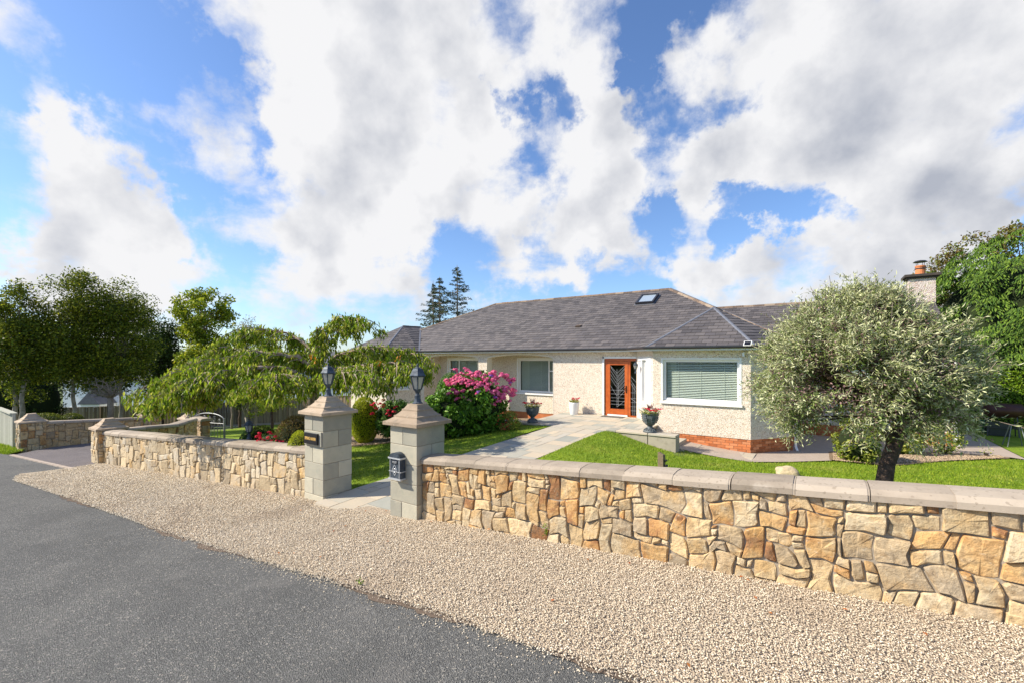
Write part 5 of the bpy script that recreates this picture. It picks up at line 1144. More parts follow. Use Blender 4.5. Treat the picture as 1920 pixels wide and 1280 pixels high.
def tree(name, base, h, crown_c, crown_r, nleaf, lsize, lm, bark, label, group=None, k=60, sp=.8, tr=.12, seed=1, fork=.35, trunks=1, inner=.45, droop=0.0, lmix=None, cat='tree', up=.35, lw=.62):
    r = np.random.default_rng(seed); rr = random.Random(seed)
    t = empty(name, base, label, cat, group); cl = ellip_clumps(crown_c, crown_r, k, r, inner)
    tm = MB(); lm_ = MB(); bx = Vector(base)
    tops = []
    for a in range(trunks):
        dx = (a - (trunks - 1) / 2) * tr * 3.0; b0 = bx + Vector((dx, dx * .3, -.15)); top = bx + Vector((dx * 2.5, dx, h * fork)) ; cc = Vector(crown_c)
        top.x += (cc.x - bx.x) * fork; top.y += (cc.y - bx.y) * fork
        P = limb(tm, b0, top, tr * 1.25, tr * .8, .04, 6, 9, seed + a); tops.append(top)
        limb(tm, top, cc + Vector((rr.uniform(-.3, .3), rr.uniform(-.3, .3), crown_r[2] * .6)), tr * .78, tr * .2, .05, 6, 7, seed + a + 5)
    for i, c in enumerate(cl[: min(k, 46)]):
        tp = tops[i % len(tops)]; cc = Vector(crown_c); f = rr.uniform(.0, .75); st = tp.lerp(cc + Vector((0, 0, crown_r[2] * .5)), f)
        if c[2] < st.z - .3 * crown_r[2]: st = tp
        limb(lm_, st, c, tr * .32, tr * .06, .12, 5, 4, seed * 100 + i)
    tm.build('trunk', bark, t, True); lm_.build('limbs', bark, t, True)
    def emit(nm, n, m_, sc=1.0):
        P, o, _ = clumped(cl, np.array([sp, sp, sp * .75]), n, r)
        D = rdir(n, r) + [0, 0, -droop]; out_ = unit(P - np.array(crown_c)); N = unit(rdir(n, r) * .9 + out_ * .5 + [0, 0, up])
        leaves(nm, P, D, N, lsize * sc * r.uniform(.6, 1.35, n), lsize * lw * sc * r.uniform(.6, 1.3, n), m_, t)
    emit('crown', nleaf, lm)
    if lmix: emit('crown_highlights', int(nleaf * lmix[1]), lmix[0])  # brighter leaves mixed in, sunlit highlights put into the leaf colour
    return t

# ---- weeping cherry behind the left wall
def cherry():
    rg = np.random.default_rng(21); rr = random.Random(21)
    b = at(592, 800, 12.6); b.z = gz(b.x, b.y); t = empty('cherry_tree', b, 'spreading weeping cherry with long drooping leaves behind the name-plaque pillar', 'tree')
    tm = MB(); top = at(600, 700, 12.6); P = [b + Vector((0, 0, -.2)), at(588, 772, 12.6), at(590, 735, 12.6), top]
    tm.tube(P, [.17, .14, .125, .11], 10)
    limbs_px = [  # polylines px,py,depth and start radius
        ([(600, 700, 12.6), (560, 668, 12.4), (490, 662, 12.1), (420, 678, 11.9), (360, 700, 11.8), (312, 722, 11.8)], .075),
        ([(592, 720, 12.6), (540, 690, 12.0), (470, 690, 11.3), (400, 704, 10.9), (355, 722, 10.8), (325, 740, 10.9)], .07),
        ([(600, 700, 12.6), (585, 655, 12.8), (540, 626, 13.0), (485, 618, 13.2), (460, 628, 13.2)], .06),
        ([(600, 700, 12.6), (598, 650, 12.5), (602, 620, 12.5), (630, 600, 12.4), (668, 602, 12.3)], .05),
        ([(600, 700, 12.6), (640, 690, 12.3), (690, 684, 12.0), (735, 682, 11.8), (772, 690, 11.6)], .065),
        ([(600, 700, 12.6), (630, 668, 12.9), (680, 652, 13.2), (735, 656, 13.3), (780, 668, 13.4)], .06),
        ([(590, 725, 12.6), (550, 704, 11.4), (520, 704, 10.7), (505, 716, 10.3)], .055),
        ([(590, 725, 12.6), (610, 700, 11.8), (650, 700, 11.2), (690, 710, 10.9)], .055),
        ([(600, 700, 12.6), (560, 668, 13.6), (510, 655, 14.4), (440, 660, 15.0)], .055),
        ([(600, 700, 12.6), (640, 672, 13.8), (690, 664, 14.6)], .05),
        ([(490, 662, 12.1), (440, 655, 12.6), (390, 676, 12.9), (350, 700, 13.0)], .045),
        ([(470, 690, 11.3), (430, 712, 11.0), (402, 728, 10.9), (372, 740, 10.9)], .04),
        ([(400, 704, 10.9), (385, 714, 10.6), (358, 732, 10.5), (335, 745, 10.6)], .03)]
    lm_ = MB(); tips = []; fine = MB()
    for pl, r0 in limbs_px:
        Q = [at(*p) for p in pl]; S = []
        for i in range(len(Q) - 1):
            for s in range(4):
                S.append(Q[i].lerp(Q[i + 1], s / 4) + Vector([rr.uniform(-.03, .03) for _ in range(3)]))
        S.append(Q[-1]); n = len(S); lm_.tube(S, [r0 * (1 - .85 * i / (n - 1)) for i in range(n)], 6)
        # side branches arching out and down
        for i in range(2, n):
            for rep in range(3 if i > 3 else 2):
                p = S[i]; d = (S[i] - S[i - 1]).normalized(); a = rr.choice((-1, 1)) * rr.uniform(.3, 1.2)
                h = Vector((d.x * math.cos(a) - d.y * math.sin(a), d.x * math.sin(a) + d.y * math.cos(a), 0)); ln = rr.uniform(.35, .95)
                B = [p + h * ln * s + Vector((0, 0, .12 * math.sin(math.pi * s) * ln - .34 * ln * s * s)) for s in (0, .25, .5, .75, 1)]
                fine.tube(B, [.017, .014, .011, .008, .004], 4)
                tips += [(B[0].lerp(B[1], rr.random()), h), (B[1].lerp(B[2], rr.random()), h), (B[2].lerp(B[3], rr.random()), h), (B[3].lerp(B[4], rr.random()), h), (B[4], h), (B[4], h)]
    # hanging twigs densely along everything
    tw = []
    for p, h in tips:
        for q in range(rr.choice((1, 2, 2))):
            ln = rr.uniform(.06, .26); e = p + Vector((rr.uniform(-.13, .13), rr.uniform(-.13, .13), -ln)); tw.append((p, e))
            if rr.random() < .4: fine.tube([p, p.lerp(e, .5) + Vector((rr.uniform(-.03, .03), 0, .02)), e], [.006, .005, .003], 3)
    tm.build('trunk', K['barkred'], t, True); lm_.build('limbs', K['barkred'], t, True); fine.build('twigs', K['barkred'], t)
    A = np.array([tuple(a) for a, _ in tw]); B = np.array([tuple(b_) for _, b_ in tw]); n = 31000; i = rg.integers(0, len(A), n); s = rg.uniform(0, 1.1, n)[:, None]
    C = A[i] * (1 - s) + B[i] * s + rg.normal(size=(n, 3)) * .055; az = rg.uniform(0, 2 * np.pi, n)
    D = np.stack([np.cos(az) * .55, np.sin(az) * .55, -rg.uniform(.45, 1.5, n)], 1); N = np.stack([np.cos(az), np.sin(az), rg.uniform(.2, 1.2, n)], 1) + rg.normal(size=(n, 3)) * .4
    leaves('crown', C, D, N, .155 * rg.uniform(.6, 1.25, n), .047 * rg.uniform(.7, 1.3, n), K['l_cherry'], t)
    k = 2600; leaves('dry_stalks', C[:k] + rg.normal(size=(k, 3)) * .03, D[:k], N[:k], .10 * rg.uniform(.6, 1.2, k), .018, K['l_cherry_bract'], t)
    oc = np.array([tuple(at(716, 679, 11.7)), tuple(at(708, 683, 11.7)), tuple(at(592, 676, 12.0)), tuple(at(748, 672, 11.7)), tuple(at(585, 668, 12.0))]); C2 = np.repeat(oc, 6, 0) + rg.normal(size=(30, 3)) * .05
    leaves('orange_leaves', C2, D[:30], N[:30], .11, .04, K['l_orange'], t)
cherry()

# ---- silvery willow-leaved tree on the right
def silver():
    rg = np.random.default_rng(33); rr = random.Random(33)
    b = Vector((.71, 8.35, gz(.71, 8.35))); t = empty('silver_leaved_tree', b, 'rounded silvery narrow-leaved tree with leaning dark trunk on the front lawn', 'tree')
    hub = at(1688, 805, 6.95); tm = MB(); tm.tube([b + Vector((-.05, 0, -.2)), b + Vector((0, 0, .15)), at(1663, 870, 6.68), at(1676, 835, 6.8), hub, at(1697, 770, 7.0)], [.14, .115, .10, .098, .10, .08], 12)
    tm.tube([at(1676, 835, 6.8), at(1662, 812, 6.8), at(1640, 790, 6.8)], [.07, .055, .04], 8)
    tm.build('trunk', K['bark'], t, True)
    ctr = at(1601, 700, 7.05); ZR = [1.42, 1.6, 1.8, 2.05, 2.4, 2.75, 3.0, 3.22, 3.42]; RR = [1.12, 1.34, 1.43, 1.43, 1.32, 1.10, .82, .50, .15]
    cl = []
    for q in range(340):
        z = 1.42 + 2.0 * rr.random() ** .95; th = rr.uniform(0, 6.283); lob = 1 + .09 * math.sin(3 * th + 1.1) + .06 * math.sin(5 * th + z * 3)
        rad = float(np.interp(z, ZR, RR)) * rr.uniform(.45, 1) ** .5 * lob * .97; z = max(z, 1.85 - .45 * max(0, rad - .25) / .8); cl.append((ctr.x + rad * math.cos(th), ctr.y + rad * math.sin(th), z + .10 * math.sin(2 * th + 2) + (.12 if rad > 1.0 else 0) * rr.uniform(-1, 1)))
    cl = np.array(cl); cen = np.array((ctr.x, ctr.y, 2.25))
    lm_ = MB()
    for i in range(0, 340, 4):
        limb(lm_, hub if i % 2 else at(1697, 770, 7.0), cl[i] , .028, .005, .12, 5, 4, i)
    lm_.build('limbs', K['bark'], t, True)
    # shoots radiate outwards, carrying narrow leaves in sprays
    ns = 3600; i = rg.integers(0, len(cl), ns); P = cl[i] + rg.normal(size=(ns, 3)) * .085; out_ = unit((P - cen) * [1, 1, 1.2]); dz = unit(out_ + rg.normal(size=(ns, 3)) * .55 + [0, 0, .12]); ln = rg.uniform(.10, .32, ns) * np.where(rg.uniform(size=ns) < .06, 1.7, 1)
    tl = MB()
    for q in range(0, ns, 3): p = Vector(P[q]); tl.bar(p, p + Vector(dz[q]) * ln[q], .006)
    tl.build('twigs', K['greybark'], t)
    def spray(nm, per, m_, L0, w0, rng0, jit, thin=1.0):
        n = int(ns * per); q = rg.integers(0, ns, n); s = rg.uniform(*rng0, n)[:, None]; C = P[q] + dz[q] * ln[q][:, None] * s + rg.normal(size=(n, 3)) * jit
        D = unit(dz[q] * .8 + rdir(n, rg) * .75); N = unit(rdir(n, rg) + out_[q] * .4 + [0, 0, .5])
        leaves(nm, C + D * L0 * .4, D, N, L0 * rg.uniform(.6, 1.3, n), w0 * rg.uniform(.7, 1.3, n), m_, t)
    spray('crown', 12, K['l_silver'], .074, .0140, (.0, 1.08), .022)
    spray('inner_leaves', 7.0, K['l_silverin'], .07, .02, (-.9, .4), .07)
    n = 30000; i = rg.integers(0, len(cl), n); low = cl[i] * 1.0; C = cen + (low - cen) * rg.uniform(.72, 1.07, n)[:, None] + rg.normal(size=(n, 3)) * .07
    leaves('dead_flowers', C, rdir(n, rg), rdir(n, rg), .045, .02, K['l_purple'], t)
silver()

# ---- shrubs
def shrub(name, c, rad, n, ls, lm, label, cat='shrub', k=40, seed=3, sp=.22, flowers=None, core=True, group=None, lw=.55, smooth=False, orient=.9, z0=None):
    """c: centre of the foliage; rad: half sizes; sits on the ground below c"""
    r = np.random.default_rng(seed); b = Vector((c[0], c[1], gz(c[0], c[1]))); t = empty(name, b, label, cat, group)
    if c[2] - rad[2] > b.z - .03:
        top = c[2] + rad[2]; h2 = (top - b.z) / 2 + .03; c = (c[0], c[1], top - h2); rad = (rad[0], rad[1], h2)
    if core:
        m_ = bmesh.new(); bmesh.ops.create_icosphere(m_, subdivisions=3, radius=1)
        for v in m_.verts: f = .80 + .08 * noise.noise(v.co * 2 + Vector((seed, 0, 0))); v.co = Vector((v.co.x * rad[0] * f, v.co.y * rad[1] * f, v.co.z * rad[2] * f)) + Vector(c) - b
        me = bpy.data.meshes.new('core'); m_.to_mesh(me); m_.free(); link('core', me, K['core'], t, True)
    if smooth:
        d = rdir(n, r); f = r.uniform(.90, 1.0, n)[:, None]; P = np.array(c) + d * np.array(rad) * f; out_ = unit(d / np.array(rad))
    else:
        cl = ellip_clumps(c, np.array(rad) * .88, k, r, .8); P, o, _ = clumped(cl, sp, n, r); out_ = unit((P - np.array(c)) / np.array(rad))
    keep = P[:, 2] > b.z + .01; P, out_ = P[keep], out_[keep]; n = len(P)
    N = unit(out_ * orient + rdir(n, r) * .8 + [0, 0, .35]); D = unit(rdir(n, r) + [0, 0, -.3])
    leaves('foliage', P, D, N, ls * r.uniform(.6, 1.3, n), ls * lw * r.uniform(.7, 1.3, n), lm, t)
    st = MB()
    for a in range(5): st.tube([b + Vector((rad[0] * .12 * math.cos(a * 1.3), rad[1] * .12 * math.sin(a * 1.3), -.05)), Vector(c) + Vector((rad[0] * .5 * math.cos(a * 1.3), rad[1] * .5 * math.sin(a * 1.3), 0))], [.02, .01], 5)
    st.build('stems', K['bark'], t)
    return t
def mophead(r0, m_, seed, n=34):
    r = np.random.default_rng(seed); d = rdir(n, r); d[:, 2] = np.abs(d[:, 2]) * .9 + d[:, 2] * .1; C = d * r0 * [1, 1, .75]
    o = leaves('flower_head', C, np.cross(d, rdir(n, r)), d, r0 * .75, r0 * .62, m_, None, .05); return o
def put_heads(t, protos, pts):
    for i, (p, s) in enumerate(pts):
        o = protos[i % len(protos)].copy(); COL.objects.link(o); o.parent = t; o.location = Vector(p) - wloc(t); o.scale = (s, s, s); o.rotation_euler = (random.uniform(-.5, .5), random.uniform(-.5, .5), random.uniform(0, 6))
# big pink hydrangea
hc = at(886, 757, 15.0)
hy = shrub('hydrangea', (hc.x, hc.y, hc.z), (1.28, 1.0, 1.06), 10500, .145, K['l_hyd'], 'large hydrangea bush covered in bright pink mophead flowers by the terrace', k=90, seed=5, sp=.28)
PK = [mophead(.085, K['f_pink'], s) for s in (1, 2, 3, 4)]; PM = [mophead(.08, K['f_mauve'], 5)]; PD = [mophead(.075, K['f_dustpink'], 6)]
def onhyd(px, py): # front surface of the bush under that sight line
    d = 15.0 - .95 * math.sqrt(max(0.02, 1 - ((px - 886) / 84) ** 2 - ((py - 757) / 70) ** 2)); return at(px, py, d)
fl = []
rr = random.Random(5)
for cx, cy, w, h, n in ((872, 702, 30, 13, 26), (862, 716, 26, 10, 12), (930, 716, 34, 20, 46), (945, 735, 22, 12, 14), (850, 722, 14, 14, 9), (905, 730, 50, 22, 8), (958, 742, 8, 10, 5)):
    for i in range(n):
        a = rr.uniform(0, 6.28); q = rr.random() ** .5; fl.append((onhyd(cx + w * q * math.cos(a), cy + h * q * math.sin(a)), rr.uniform(.75, 1.25)))
for px, py in ((868, 746), (856, 735), (930, 746), (944, 744), (923, 738), (893, 726), (837, 713), (842, 720), (955, 712), (950, 708), (960, 730), (935, 752), (857, 748), (842, 738), (925, 757)): fl.append((onhyd(px, py), 1.1))
put_heads(hy, PK, fl)
put_heads(hy, PM, [(onhyd(898, 735), 1.2), (onhyd(921, 704), 1.0), (onhyd(957, 717), .9), (onhyd(928, 745), 1.1)])
put_heads(hy, PD, [(onhyd(880, 750), 1.1), (onhyd(884, 731), 1), (onhyd(942, 706), 1), (onhyd(908, 727), .9), (onhyd(866, 707), .9), (onhyd(936, 750), .9)])
# lower leafy mass left of it
lc = at(838, 775, 14.6); shrub('leafy_shrub', (lc.x, lc.y, lc.z), (1.0, .75, .76), 6000, .14, K['l_hyd'], 'broad glossy green leafy shrub just left of the pink hydrangea', k=60, seed=6, sp=.22)
rc = at(846, 728, 16.2); shrub('clipped_shrub', (rc.x, rc.y, rc.z - .35), (.62, .6, .95), 5200, .06, K['l_rose'], 'small-leaved rounded shrub behind the left half of the pink hydrangea', seed=7, smooth=True)
# red-flowered rose bush between the pillars
rc = at(742, 785, 14.9); rb = shrub('red_flower_shrub', (rc.x, rc.y, rc.z), (.80, .6, .72), 5200, .085, K['l_rose'], 'green bush dotted with crimson blooms between the two gate pillars', k=44, seed=8, sp=.17)
PRD = [mophead(.055, K['f_red'], s, 26) for s in (11, 12)]
put_heads(rb, PRD, [(at(px, py, 14.25), 1.35) for px, py in ((719, 750), (718, 760), (705, 765), (703, 756), (742, 763), (729, 769), (738, 772), (731, 779), (698, 775), (727, 775), (712, 757), (697, 760), (736, 792))])
hdg = at(785, 775, 16.2); shrub('low_hedge', (hdg.x, hdg.y, hdg.z - .18), (1.15, .5, .62), 7000, .06, K['l_rose'], 'low green hedge running behind the mailbox pillar lantern', 'hedge', k=60, seed=9, sp=.15)
gc = at(684, 782, 14.9); shrub('golden_conifer', (gc.x, gc.y, gc.z), (.50, .46, .72), 20000, .034, K['l_gold'], 'tall golden clipped dome of conifer right of the name-plaque pillar', 'topiary', seed=10, smooth=True, lw=.5, orient=.5)
# left of the pillar: bronze heather, golden dome, red roses, box balls
bc = at(555, 812, 10.3); shrub('bronze_shrub', (bc.x, bc.y, bc.z - .03), (.56, .5, .46), 12000, .032, K['l_bronze'], 'bronze and olive mounded heath shrub behind the left wall', seed=11, smooth=True, orient=.4)
gc = at(561, 828, 9.2); shrub('golden_dome', (gc.x, gc.y, gc.z - .05), (.27, .27, .30), 9000, .022, K['l_gold'], 'small bright yellow-green clipped dome touching the plaque pillar', 'topiary', seed=12, smooth=True, orient=.5)
rc = at(510, 822, 10.2); rb = shrub('rose_bush', (rc.x, rc.y, rc.z - .02), (.42, .35, .27), 2600, .055, K['l_rose'], 'low rose bush with pinkish red blooms behind the left wall coping', k=30, seed=13, sp=.12)
PRP = [mophead(.045, K['f_red'], s, 22) for s in (14, 15)]
put_heads(rb, PRP, [(at(px, py, 9.85), 1.0) for px, py in ((486, 812), (482, 818), (488, 821), (484, 826), (494, 825), (505, 810), (508, 813), (516, 818), (520, 826), (526, 827), (509, 826), (503, 820), (531, 828), (486, 816))])
bc = at(490, 816, 11.6); shrub('box_ball', (bc.x, bc.y, bc.z - .05), (.55, .4, .33), 5500, .04, K['l_birch'], 'low dark rounded box shrub behind the red roses', seed=14, smooth=True)
bc = at(462, 822, 11.4); shrub('box_ball', (bc.x, bc.y, bc.z - .04), (.20, .2, .26), 2200, .04, K['l_rose'], 'small pale green round shrub left of the garden lantern', seed=15, smooth=True)
fc = at(953, 792, 14.3); fb = shrub('fuchsia', (fc.x, fc.y, fc.z), (.42, .3, .36), 2400, .05, K['l_var'], 'small loose reddish-green fuchsia at the corner of the terrace', k=24, seed=16, sp=.14, core=False)
put_heads(fb, [mophead(.025, K['f_red'], 17, 12)], [(at(random.uniform(930, 970), random.uniform(778, 806), 13.95), 1) for i in range(26)])
bc = at(945, 772, 14.9); shrub('bronze_shrub', (bc.x, bc.y, bc.z - .1), (.28, .28, .30), 1500, .04, K['l_bronze'], 'small bronze leaved shrub between hydrangea and terrace ledge', seed=18, k=16, sp=.12, core=False)
# right hand bed
def stemmy(name, px, py0, py1, hw, d, lm, n, ls, label, seed, base=None, lw=.4):
    c = at(px, (py0 + py1) / 2, d); h = (py1 - py0) / 2 * d / FPX; w = hw * d / FPX
    return shrub(name, (c.x, c.y, c.z), (w, w, h), n, ls, lm, label, seed=seed, k=26, sp=.17, core=False, lw=lw, orient=.4)
c = at(1608, 815, 11.9); shrub('variegated_shrub', (c.x, c.y, c.z - .03), (.52, .45, .47), 2600, .115, K['l_var'], 'broad glossy yellow-green variegated shrub left of the silver tree trunk', seed=19, k=34, sp=.2, lw=.36)
stemmy('feathery_shrub', 1706, 785, 850, 24, 12.9, K['l_var'], 1100, .11, 'feathery yellow-green shrub right of the silver tree trunk', 20)
stemmy('young_shrub', 1770, 775, 845, 26, 13.0, K['l_var'], 420, .11, 'small sparse young shrub near the white downpipe', 21, lw=.6)
stemmy('yellow_seedling', 1849, 838, 858, 6, 12.6, K['l_gold'], 30, .06, 'tiny yellow seedling at the edge of the side path', 22)

# ---- tall conifer, copper tree and hedge on the right
def cypress():
    r = np.random.default_rng(41); c = np.array((8.3, 30.5, 3.1)); rad = np.array((4.9, 4.0, 5.2)); b = Vector((8.3, 30.5, gz(8.3, 30.5)))
    t = empty('cypress_tree', b, 'huge bright green drooping cypress behind the clipped hedge', 'tree')
    MB().tube([b + Vector((0, 0, -.3)), Vector((8.3, 30.5, 7))], [.4, .12], 10).build('trunk', K['bark'], t)
    n = 850; d = rdir(n, r); f = r.uniform(.82, 1.03, n)[:, None]
    P = c + d * rad * f; m = 110; S = []; Dn = []; Nn = []
    i = np.repeat(np.arange(n), m); k = len(i); s = r.uniform(0, 1, k); o = unit(d * [1, 1, .2]); side = np.stack([-o[:, 1], o[:, 0], 0 * o[:, 0]], 1)
    # every spray fans out, down and sideways
    w = r.uniform(-1, 1, k) * (.16 + .42 * s)
    Q = P[i] + o[i] * (.6 * s)[:, None] + side[i] * w[:, None] + np.array([0, 0, -1]) * (.75 * s * s + .35 * np.abs(w))[:, None] + r.normal(size=(k, 3)) * .03
    kk = Q[:, 2] > 1.85 + .25 * np.sin(Q[:, 0] * 3.0); Q, i, w = Q[kk], i[kk], w[kk]; k = len(i)
    D = o[i] * .5 + side[i] * (w * 2)[:, None] + np.array([0, 0, -1.0]) + r.normal(size=(k, 3)) * .25
    N = o[i] + [0, 0, .7] + r.normal(size=(k, 3)) * .35
    leaves('crown', Q, D, N, .17 * r.uniform(.6, 1.3, k), .05 * r.uniform(.6, 1.3, k), K['l_cypress'], t)
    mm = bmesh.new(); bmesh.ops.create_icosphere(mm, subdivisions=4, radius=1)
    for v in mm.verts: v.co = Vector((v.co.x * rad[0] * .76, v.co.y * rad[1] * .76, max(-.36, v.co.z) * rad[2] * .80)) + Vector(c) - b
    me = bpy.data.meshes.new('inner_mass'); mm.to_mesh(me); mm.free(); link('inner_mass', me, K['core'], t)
cypress()
tree('copper_tree', (10, 35, gz(10, 35)), 9, (9.2, 34.5, 7.0), (4.4, 2.0, 2.5), 9000, .16, K['l_brown'], K['bark'], 'brown-tinged broadleaf tree showing above the top of the cypress', k=80, sp=.6, tr=.18, seed=43, inner=.8)
tree('copper_tree', (5.2, 33, gz(5.2, 33)), 7, (5.3, 33, 4.9), (1.7, 1.5, 1.6), 3500, .14, K['l_brown'], K['bark'], 'smaller brown-green tree peeping out beside the chimney', k=30, sp=.4, tr=.1, seed=44, inner=.7)
def hedge():
    r = np.random.default_rng(45); t = empty('clipped_hedge', (9.5, 27, -.3), 'tall square-clipped bright green hedge below the cypress', 'hedge')
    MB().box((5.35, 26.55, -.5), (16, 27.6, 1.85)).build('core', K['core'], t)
    n = 26000; x = r.uniform(5.25, 14, n); z = r.uniform(-.3, 1.98, n); top = r.uniform(size=n) < .22; y = np.where(top, r.uniform(26.45, 27.6, n), 26.47 + np.abs(r.normal(size=n)) * .06); z = np.where(top, 1.93 + r.normal(size=n) * .03, z)
    le = r.uniform(size=n) < .1; y = np.where(le, r.uniform(26.4, 27.6, n), y); x = np.where(le, 5.28 + r.normal(size=n) * .03, x)
    N = np.where(top[:, None], [0, 0, 1.0], [0, -1, .5]) + r.normal(size=(n, 3)) * .5
    leaves('foliage', np.stack([x, y, z], 1), rdir(n, r), N, .085 * r.uniform(.7, 1.3, n), .055, K['l_hedge'], t)
hedge()

# ---- spruces behind the roof
def spruce(px, py_top, d, hw, label, seed, dens=1.0):
    r = np.random.default_rng(seed); rr = random.Random(seed); top = at(px, py_top, d); zb = gz(top.x, top.y) - .3; H_ = top.z - zb; b = Vector((top.x, top.y, zb)); t = empty('spruce_tree', b, label, 'tree', 'spruces behind the roof')
    MB().tube([b, b + Vector((.05, 0, H_ * .5)), b + Vector((0, 0, H_))], [.20, .11, .015], 8).build('trunk', K['greybark'], t, True)
    br = MB(); C = []; D = []; z = 2.5
    while z < H_ - .15:
        f = 1 - z / H_; nb = 5
        for k in range(nb):
            if rr.random() > .9 * dens: continue
            a = rr.uniform(0, 6.28); L0 = (hw * 1.45 * f ** .8 + .10) * rr.uniform(.65, 1.15); p = b + Vector((0, 0, z + rr.uniform(-.1, .1))); o = Vector((math.cos(a), math.sin(a), 0))
            pts = [p + o * L0 * s + Vector((0, 0, -.16 * L0 * math.sin(math.pi * s * .8) + .12 * L0 * s * s)) for s in (0, .35, .7, 1)]; br.tube(pts, [.028, .018, .01, .004], 4)
            m = int(24 * L0 + 8)
            for q in range(m):
                s = rr.random() ** .7; c_ = pts[0].lerp(pts[3], s); sd = Vector((-o.y, o.x, 0)) * rr.uniform(-1, 1) * (.32 * L0 * (1 - s) + .07)
                C.append(tuple(c_ + sd + Vector((0, 0, rr.uniform(-.16, .03))))); D.append(tuple(o * .6 + sd.normalized() * .6 + Vector((0, 0, -.3))))
        z += .30
    br.build('limbs', K['greybark'], t); C = np.array(C); D = np.array(D) + r.normal(size=C.shape) * .2
    leaves('crown', C, D, np.array([0, 0, 1.0]) + r.normal(size=C.shape) * .6, .22 * r.uniform(.6, 1.3, len(C)), .065, K['l_spruce'], t)
spruce(857, 497, 40, 2.9, 'tallest dark spruce standing behind the roof hip', 51)
spruce(824, 519, 39, 2.6, 'second spruce, slightly lower, left of the tallest behind the roof', 52)
spruce(812, 526, 41, 2.9, 'leftmost spruce with wide low boughs behind the roof', 53, .9)

# ---- trees on the left
tb = lambda px, d: tuple(gpt(px, d))
def ltree(name, px, d, pyt, pyb, hwpx, lm, bark, label, n, ls, seed, **kw):
    b = gpt(px, d); c = at(px, (pyt + pyb) / 2, d); h = (pyb - pyt) / 2 * d / FPX; w = hwpx * d / FPX / math.sqrt(1 + ((px - 960) / FPX) ** 2) * 1.04
    return tree(name, tuple(b), c.z + h - b.z, tuple(c), (w, w * .9, h), n, ls, lm, bark, label, seed=seed, **kw)
ltree('birch_tree', 36, 23, 524, 768, 70, K['l_birch'], K['birch'], 'leftmost birch with pale forked trunk beside the weathered boards', 17000, .125, 61, k=120, sp=.55, tr=.10, trunks=2, group='dark green birches on the left', inner=.3, lmix=(K['l_maple'], .17))
ltree('birch_tree', 140, 24.5, 506, 762, 80, K['l_birch'], K['birch'], 'tallest dark birch, middle of the three behind the drive wall', 21000, .125, 62, k=150, sp=.7, tr=.09, group='dark green birches on the left', inner=.3, lmix=(K['l_maple'], .17))
ltree('birch_tree', 228, 26, 522, 738, 76, K['l_birch'], K['birch'], 'rightmost dark birch behind the bare trunk and drive pillar', 19000, .125, 63, k=140, sp=.7, tr=.09, group='dark green birches on the left', inner=.3, lmix=(K['l_maple'], .17))
ltree('dark_tree', 300, 33, 588, 745, 52, K['l_darktree'], K['bark'], 'very dark low tree filling the gap right of the birches', 12000, .17, 64, k=90, sp=.9, tr=.16, inner=.2)
ltree('dark_tree', 95, 31, 600, 750, 62, K['l_darktree'], K['bark'], 'dark tree in the shade behind the left and middle birches', 11000, .17, 65, k=80, sp=.9, tr=.16, inner=.2)
ltree('dark_tree', -30, 27, 560, 760, 60, K['l_darktree'], K['bark'], 'dark tree at the left edge of the view', 8000, .16, 66, k=80, sp=.9, tr=.16, inner=.2)
ltree('dark_tree', 205, 31, 640, 741, 62, K['l_darktree'], K['bark'], 'dark tree whose low boughs hang over the white house and bare tree', 12000, .16, 74, k=90, sp=.8, tr=.12, inner=.2)
ltree('maple_tree', 382, 33, 538, 650, 60, K['l_maple'], K['greybark'], 'bright yellow-green tree with open crown beyond the cherry', 6500, .21, 67, k=60, sp=.6, tr=.10, fork=.5, inner=.5)
ltree('maple_tree', 392, 32, 622, 740, 56, K['l_maple'], K['bark'], 'low bushy yellow-green tree under the open-crowned one', 9000, .19, 68, k=80, sp=.6, tr=.10, inner=.5)
ltree('pale_tree', 462, 36, 590, 680, 26, K['l_pale'], K['greybark'], 'thin pale half-bare tree between maple and cherry', 1500, .13, 69, k=46, sp=.5, tr=.07, inner=.3)
ltree('garden_tree', 510, 28, 640, 770, 36, K['l_maple'], K['bark'], 'green tree standing behind the middle of the cherry crown', 5000, .15, 70, k=50, sp=.6, tr=.08)
ltree('garden_tree', 450, 30, 670, 760, 45, K['l_darktree'], K['bark'], 'dark green garden tree before the long board fence', 5000, .16, 71, k=50, sp=.6, tr=.08)
for q, (px, w, d, zt) in enumerate(((10, 60, 27, 690), (72, 44, 28, 700))):
    bc = at(px, 745, d); shrub('dark_shrub', (bc.x, bc.y, bc.z), (w * d / FPX * .72, 1.2, 1.6), 7000, .12, K['l_darktree'], ['dense dark shrub behind the pale forked birch trunk', 'dense dark shrub filling the space between left and middle birches'][q], seed=140 + q, k=40, sp=.4)
# bare old tree trunk by the fence, saplings, birch stem behind the cherry
def baretree():
    b = gpt(207, 24); t = empty('bare_tree', b, 'old bare fruit tree with tangled leafless twigs before the board fence', 'tree'); m_ = MB(); rr = random.Random(8)
    top = at(207, 745, 24); m_.tube([b + Vector((0, 0, -.2)), at(208, 770, 24), top], [.17, .13, .12], 9); tw = MB()
    for i in range(22):
        e = at(207 + rr.uniform(-52, 40), rr.uniform(712, 745), 24 + rr.uniform(-1, 1)); P = limb(tw, top + Vector((0, 0, rr.uniform(-.2, .2))), e, .04, .006, .2, 6, 5, i)
        for q in range(5): s = P[rr.randint(2, 5)]; limb(tw, s, s + Vector((rr.uniform(-.5, .5), rr.uniform(-.5, .5), rr.uniform(-.15, .35))), .014, .003, .2, 4, 4, i * 9 + q)
    m_.build('trunk', K['greybark'], t, True); tw.build('twigs', K['greybark'], t)
baretree()
